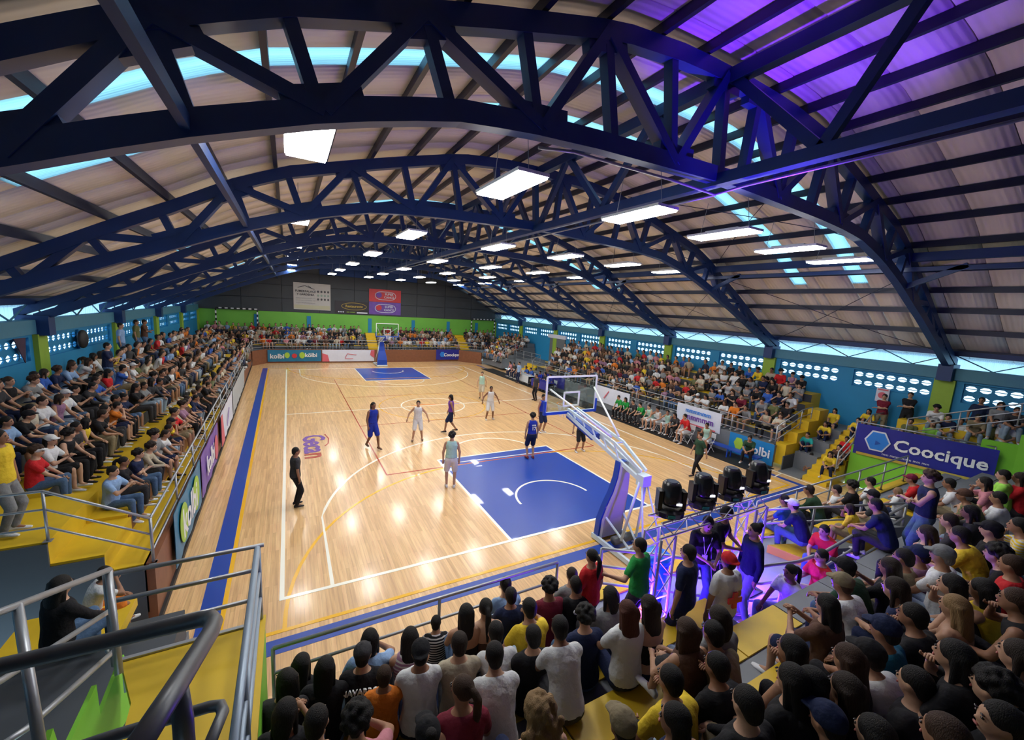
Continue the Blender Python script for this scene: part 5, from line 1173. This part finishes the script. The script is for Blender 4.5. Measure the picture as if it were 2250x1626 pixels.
def bag(lab, p, m, rz=0, sc=1.):
    t = thing('backpack', lab, 'bag', p, rz); R_ = [((0, 0, 0), .13, .10), ((0, 0, .08), .17, .13), ((0, .0, .24), .16, .12), ((0, 0, .36), .12, .09), ((0, 0, .40), .05, .04)]
    b_ = MB(); b_.loft([(c, (1, 0, 0), (0, 1, 0), a*sc, b*sc) for c, a, b in R_]); obj('bag_body', b_, m, t, smooth=True)
    q_ = MB(); q_.loft([((0, -.11*sc, .05), (1, 0, 0), (0, 1, 0), .10, .04), ((0, -.12*sc, .20), (1, 0, 0), (0, 1, 0), .09, .035)]); obj('front_pocket', q_, m, t, smooth=True)
    for x in (-.07, .07): obj('strap', MB().tube([(x, .09*sc, .34), (x, .17*sc, .22), (x, .11*sc, .05)], .012, 6), black_m, t, smooth=True)
bag('black backpack on the platform beside the navy jacket', tuple(atz(1690, 1392, 1.14)), black_m)
bag('blue bag on the steps beside the curly blond head', tuple(atz(1252, 1585, 1.42)), mat('royal_nylon', (.03, .03, .35), .5), .5)
ph = thing('mobile_phone', 'mobile phone held up at the bottom left corner of the crowd', 'phone'); pp = atz(676, 1532, 1.95); ph.location = pp; ph.rotation_euler = (-.5, 0, .2)
obj('case', MB().box(-.038, .038, -.005, .005, -.075, .075), blk_plastic, ph); obj('screen', MB().box(-.034, .034, -.008, -.005, -.07, .07), mat('phone_glass', (.15, .18, .22), .1), ph)
# lower left terrace
p = atz(125, 1300, 2.12); person('long black-haired woman in black seated in a chair at lower left', (p.x, p.y-.1, 1.38), D(-40), 'lap', 'long', 'black', 'long', 'jeans', 'wavy', 'black', scale=1.05)
p = atz(188, 1270, 1.65); person('boy in white tee with one arm raised below the left stand', (p.x, p.y, .95), D(-70), 'chin', 'short', 'white', 'shorts', 'orange', 'short', 'black', scale=.9)
person('person in dark top at the extreme lower left edge', (-9.95, -3.9, 1.35), D(-60), 'lap', 'short', 'maroon', 'long', 'navy', 'bob', 'darkbrown')
p = atz(20, 1175, 1.8); person('standing person in yellow tee and grey trousers at the left edge', (p.x, p.y, 1.81), D(-95), 'stand', 'short', 'yellow', 'long', 'grey', 'short', 'black')

# ---- left stand
SC = ['black']*5+['charcoal', 'charcoal', 'navy', 'navy', 'white', 'white', 'white', 'white', 'grey', 'grey', 'maroon', 'red', 'beige', 'olive', 'pink', 'blue', 'yellow', 'orange', 'mauve', 'brown', 'light_blue', 'cream']
def rand_person(where, i, row, x, y, z, rz, group, spaces=''):
    hr_ = rnd.choice(['short']*6+['long', 'long', 'bob', 'ponytail', 'curly', 'bun', 'wavy', 'buzz']); sk = rnd.choice(['short']*6+['tank', 'long']); sc_ = rnd.choice(SC)
    cap_ = rnd.choice([None]*9+['black', 'white']); hcol = rnd.choice(['black', 'black', 'darkbrown', 'brown'])
    person(shorten('%s person in %s%s, %s from near end, %s row, %s' % (HN[hr_], sname(sk, sc_), ' and %s cap' % cap_ if cap_ else '', nth(i), ORD[row], where)), (x, y, z), rz, rnd.choice(['lap', 'lap', 'clasp', 'clasp', 'folded', 'chin', 'turned', 'clap', 'knees', 'phone']),
           sk, sc_, rnd.choice(['long', 'long', 'shorts']), rnd.choice(PC), hr_, hcol, cap=cap_, scale=rnd.uniform(.90, 1.04), group=group, shoe=rnd.choice(['white', 'white', 'black', 'charcoal']))
STUFF = []     # (x, y, z, rz)
for row, (xs, z) in enumerate(((-10.33, 1.48), (-11.55, 1.88), (-12.35, 2.26), (-13.15, 2.62))):
    y = (2.0, 2.45, 2.4, 2.5)[row]; i = 0
    while y < 25.7:
        jx, jy = rnd.uniform(-.07, .07), rnd.uniform(-.06, .06)
        if rnd.random() < (.90 if row else .84):
            if y < 11.8: rand_person('left stand', i, row, xs+jx, y+jy, z, -pi/2+rnd.uniform(-.25, .15), 'spectators on the left stand'); i += 1
            else: STUFF.append((xs+jx, y+jy, z, -pi/2))
        y += .53
for i, (u, v, c_) in enumerate(((265, 745, 'light_blue'), (235, 790, 'navy'), (300, 745, 'olive'), (318, 750, 'brown'))):
    p = atx(u, v, (-13.3, -12.5, -13.4, -13.2)[i]); person('standing spectator in %s, %s of four upright on the left stand' % (c_.replace('_', ' '), ORD[i]), (p.x, p.y, (2.62, 2.26, 2.62, 2.62)[i]), -pi/2, 'arms' if i % 2 else 'stand', 'short', c_, 'long', 'jeans', 'short', 'black', scale=.98)
# ---- right stand
for row, (xs, z) in enumerate(((10.78, 1.30), (11.42, 1.68), (12.07, 2.06), (12.72, 2.44), (13.4, 2.82))):
    y = .75+.15*row; i = 0
    while y < 19.2:
        jx, jy = rnd.uniform(-.06, .06), rnd.uniform(-.06, .06)
        if rnd.random() < (.92 if row else .8):
            if y < 5.6: rand_person('right stand', i, row, xs+jx, y+jy, z, pi/2+rnd.uniform(-.15, .3), 'spectators on the right stand'); i += 1
            else: STUFF.append((xs+jx, y+jy, z, pi/2))
        y += .50
# stairs and corner
for i, (x, y, z, c_, hh) in enumerate(((11.35, -.1, .75, 'teal', 'short'), (11.2, -.45, .05, 'grey', 'bun'), (12.2, -.3, 1.2, 'yellow', 'long'), (13.0, -.2, 1.65, 'yellow', 'bob'), (12.6, -1.2, 1.56, 'yellow', 'short'), (13.4, -1.2, 1.87, 'yellow', 'bob'),
        (11.6, -1.3, .9, 'red', 'short'), (11.0, -1.35, .68, 'brown', 'long'), (10.6, -1.3, .5, 'yellow', 'long'))):
    person('spectator in %s tee sitting on the yellow stairs, %s of nine' % (c_, ORD[i]), (x, y, z), pi/2+.1, rnd.choice(['lap', 'clasp', 'knees']), 'short', c_, 'shorts' if i % 2 else 'long', 'navy', hh, 'black', scale=.9, group='people sitting on the yellow stairs')
for (u, v, x, c_, lab, ps) in ((1945, 872, 13.55, 'maroon', 'man in red shirt with folded arms against the blue wall', 'arms'), (2002, 868, 13.55, 'black', 'man in black shirt with folded arms against the blue wall', 'arms'), (2158, 880, 13.5, 'navy', 'man in dark navy shirt standing under the right vent blocks', 'stand')):
    p = atx(u, v, x); h = POSES[ps]['hc'].z; person(lab, (p.x, p.y, p.z-h), pi/2, ps, 'short', c_, 'long', 'khaki' if c_ == 'maroon' else 'black', 'short', 'black')
for i, (u, v, c_, hh) in enumerate(((2002, 925, 'olive', 'short'), (2060, 895, 'white', 'curly'), (2050, 930, 'lime', 'short'), (2085, 915, 'navy', 'short'), (2112, 925, 'white', 'short'), (2150, 915, 'khaki', 'short'), (2190, 925, 'olive', 'buzz'), (2215, 930, 'white', 'short'), (2200, 890, 'grey', 'bob'), (2235, 900, 'charcoal', 'short'))):
    ps = 'clasp' if i % 2 else 'lap'; z = 1.85 if v > 918 else 2.2; p = atz(u, v, z+POSES[ps]['hc'].z)
    if p.x > 13.3: p = atx(u, v, 13.3)
    person('spectator in %s above the green wall, %s from the stairs' % (c_, ORD[i]), (p.x, p.y, p.z-POSES[ps]['hc'].z), pi/2+.2, ps, 'short', c_, 'long', 'pale_jeans', hh, 'black', group='spectators above the green wall')
print('people', npeople)

# ---- remaining crowd as one object of low-polygon seated figures
def lowpoly():
    m = MB()   # material index used as colour index: 0 shirt 1 skin 2 hair 3 trousers 4 shoes
    def lp(rs, ci, n=7):
        k = len(m.v)
        for (c, a, b) in rs:
            for j in range(n): t = 2*pi*j/n; m.v.append((c[0]+a*cos(t), c[1]+b*sin(t), c[2]))
        for i in range(len(rs)-1):
            for j in range(n): m.f.append((k+i*n+j, k+i*n+(j+1) % n, k+(i+1)*n+(j+1) % n, k+(i+1)*n+j)); m.m.append(ci)
        m.f.append(tuple(k+(len(rs)-1)*n+j for j in range(n))); m.m.append(ci)
    lp([((0, 0, 0), .17, .13), ((0, .03, .2), .15, .11), ((0, .08, .42), .19, .12), ((0, .10, .52), .15, .09), ((0, .1, .55), .05, .05)], 0)
    lp([((0, .12, .54), .05, .05), ((0, .14, .62), .06, .07), ((0, .15, .70), .078, .09), ((0, .14, .78), .06, .07), ((0, .13, .81), .01, .01)], 1)
    lp([((0, .08, .62), .05, .04), ((0, .10, .70), .086, .085), ((0, .115, .79), .075, .09), ((0, .12, .835), .02, .02)], 2)
    for s in (1, -1):
        m.tube([(s*.19, .09, .46), (s*.24, .12, .26)], [.055, .045], 5, 0); m.tube([(s*.24, .12, .26), (s*.10, .36, .18)], [.04, .03], 5, 1)
        m.tube([(s*.09, .02, .08), (s*.14, .44, .12)], [.09, .06], 5, 3); m.tube([(s*.14, .44, .12), (s*.13, .42, -.28)], [.06, .042], 5, 3); m.box(s*.13-.04, s*.13+.04, .38, .60, -.40, -.30, 4)
    return m
T0 = lowpoly(); tv = np.array(T0.v); tf = T0.f; tm = T0.m
for row, (ya, z) in enumerate(((32.5, 1.5), (33.1, 1.8), (33.7, 2.12), (34.3, 2.45))):
    x = -13.3
    while x < 13.6:
        if not (-.75 < x < .3) and not (8.6 < x < 9.7) and rnd.random() < .93: STUFF.append((x+rnd.uniform(-.08, .08), ya+rnd.uniform(-.08, .08), z, pi))
        x += .45
for i in range(4):
    for y in np.arange(26.6, 31.4, .5): STUFF.append((-10.7-.75*i+rnd.uniform(-.1, .1), y, 1.15+.36*i, -pi/2-.5))
for i in range(5):
    for y in np.arange(25.5+.1*i, 31.2, .46):
        if y < 29.4+.4*i: STUFF.append((10.6+.7*i+rnd.uniform(-.1, .1), y, 1.1+.36*i, pi/2+.4))
vv = []; ff = []; cols = []; k = 0
for (x, y, z, rz) in STUFF:
    s = rnd.uniform(.9, 1.06); a = rz+rnd.uniform(-.4, .4); c_, s_ = cos(a), sin(a); q = tv*s; lean = rnd.uniform(-.1, .3)
    q = q.copy(); q[:, 1] += np.clip(q[:, 2]-.1, 0, 1)*lean
    w = np.stack([q[:, 0]*c_-q[:, 1]*s_+x, q[:, 0]*s_+q[:, 1]*c_+y, q[:, 2]+z], 1); vv.append(w); ff += [tuple(i+k for i in f) for f in tf]; k += len(tv)
    pal = [CC[rnd.choice(SC)], rnd.choice(SKINS[:4]), rnd.choice([HC['black'], HC['darkbrown'], HC['black'], HC['brown']]), CC[rnd.choice(PC)], rnd.choice([(.5, .5, .5), (.02, .02, .02)])]
    if rnd.random() < .3: pal[3] = pal[1]
    cols += [pal[i] for i in tm]
me = bpy.data.meshes.new('crowd'); me.from_pydata(np.concatenate(vv).tolist(), [], ff)
at_ = me.attributes.new('tint', 'FLOAT_COLOR', 'FACE'); at_.data.foreach_set('color', [c for col in cols for c in (*col, 1)])
me.polygons.foreach_set('use_smooth', [True]*len(ff))
cm = bpy.data.materials.new('crowd_cloth'); cm.use_nodes = True; n_ = cm.node_tree.nodes; an_ = n_.new('ShaderNodeAttribute'); an_.attribute_name = 'tint'
cm.node_tree.links.new(an_.outputs['Color'], n_['Principled BSDF'].inputs['Base Color']); n_['Principled BSDF'].inputs['Roughness'].default_value = .75; me.materials.append(cm)
cw = link('crowd', me); cw['kind'] = 'stuff'; cw['label'] = 'dense seated crowd filling the far stand and distant side rows'; cw['category'] = 'crowd'
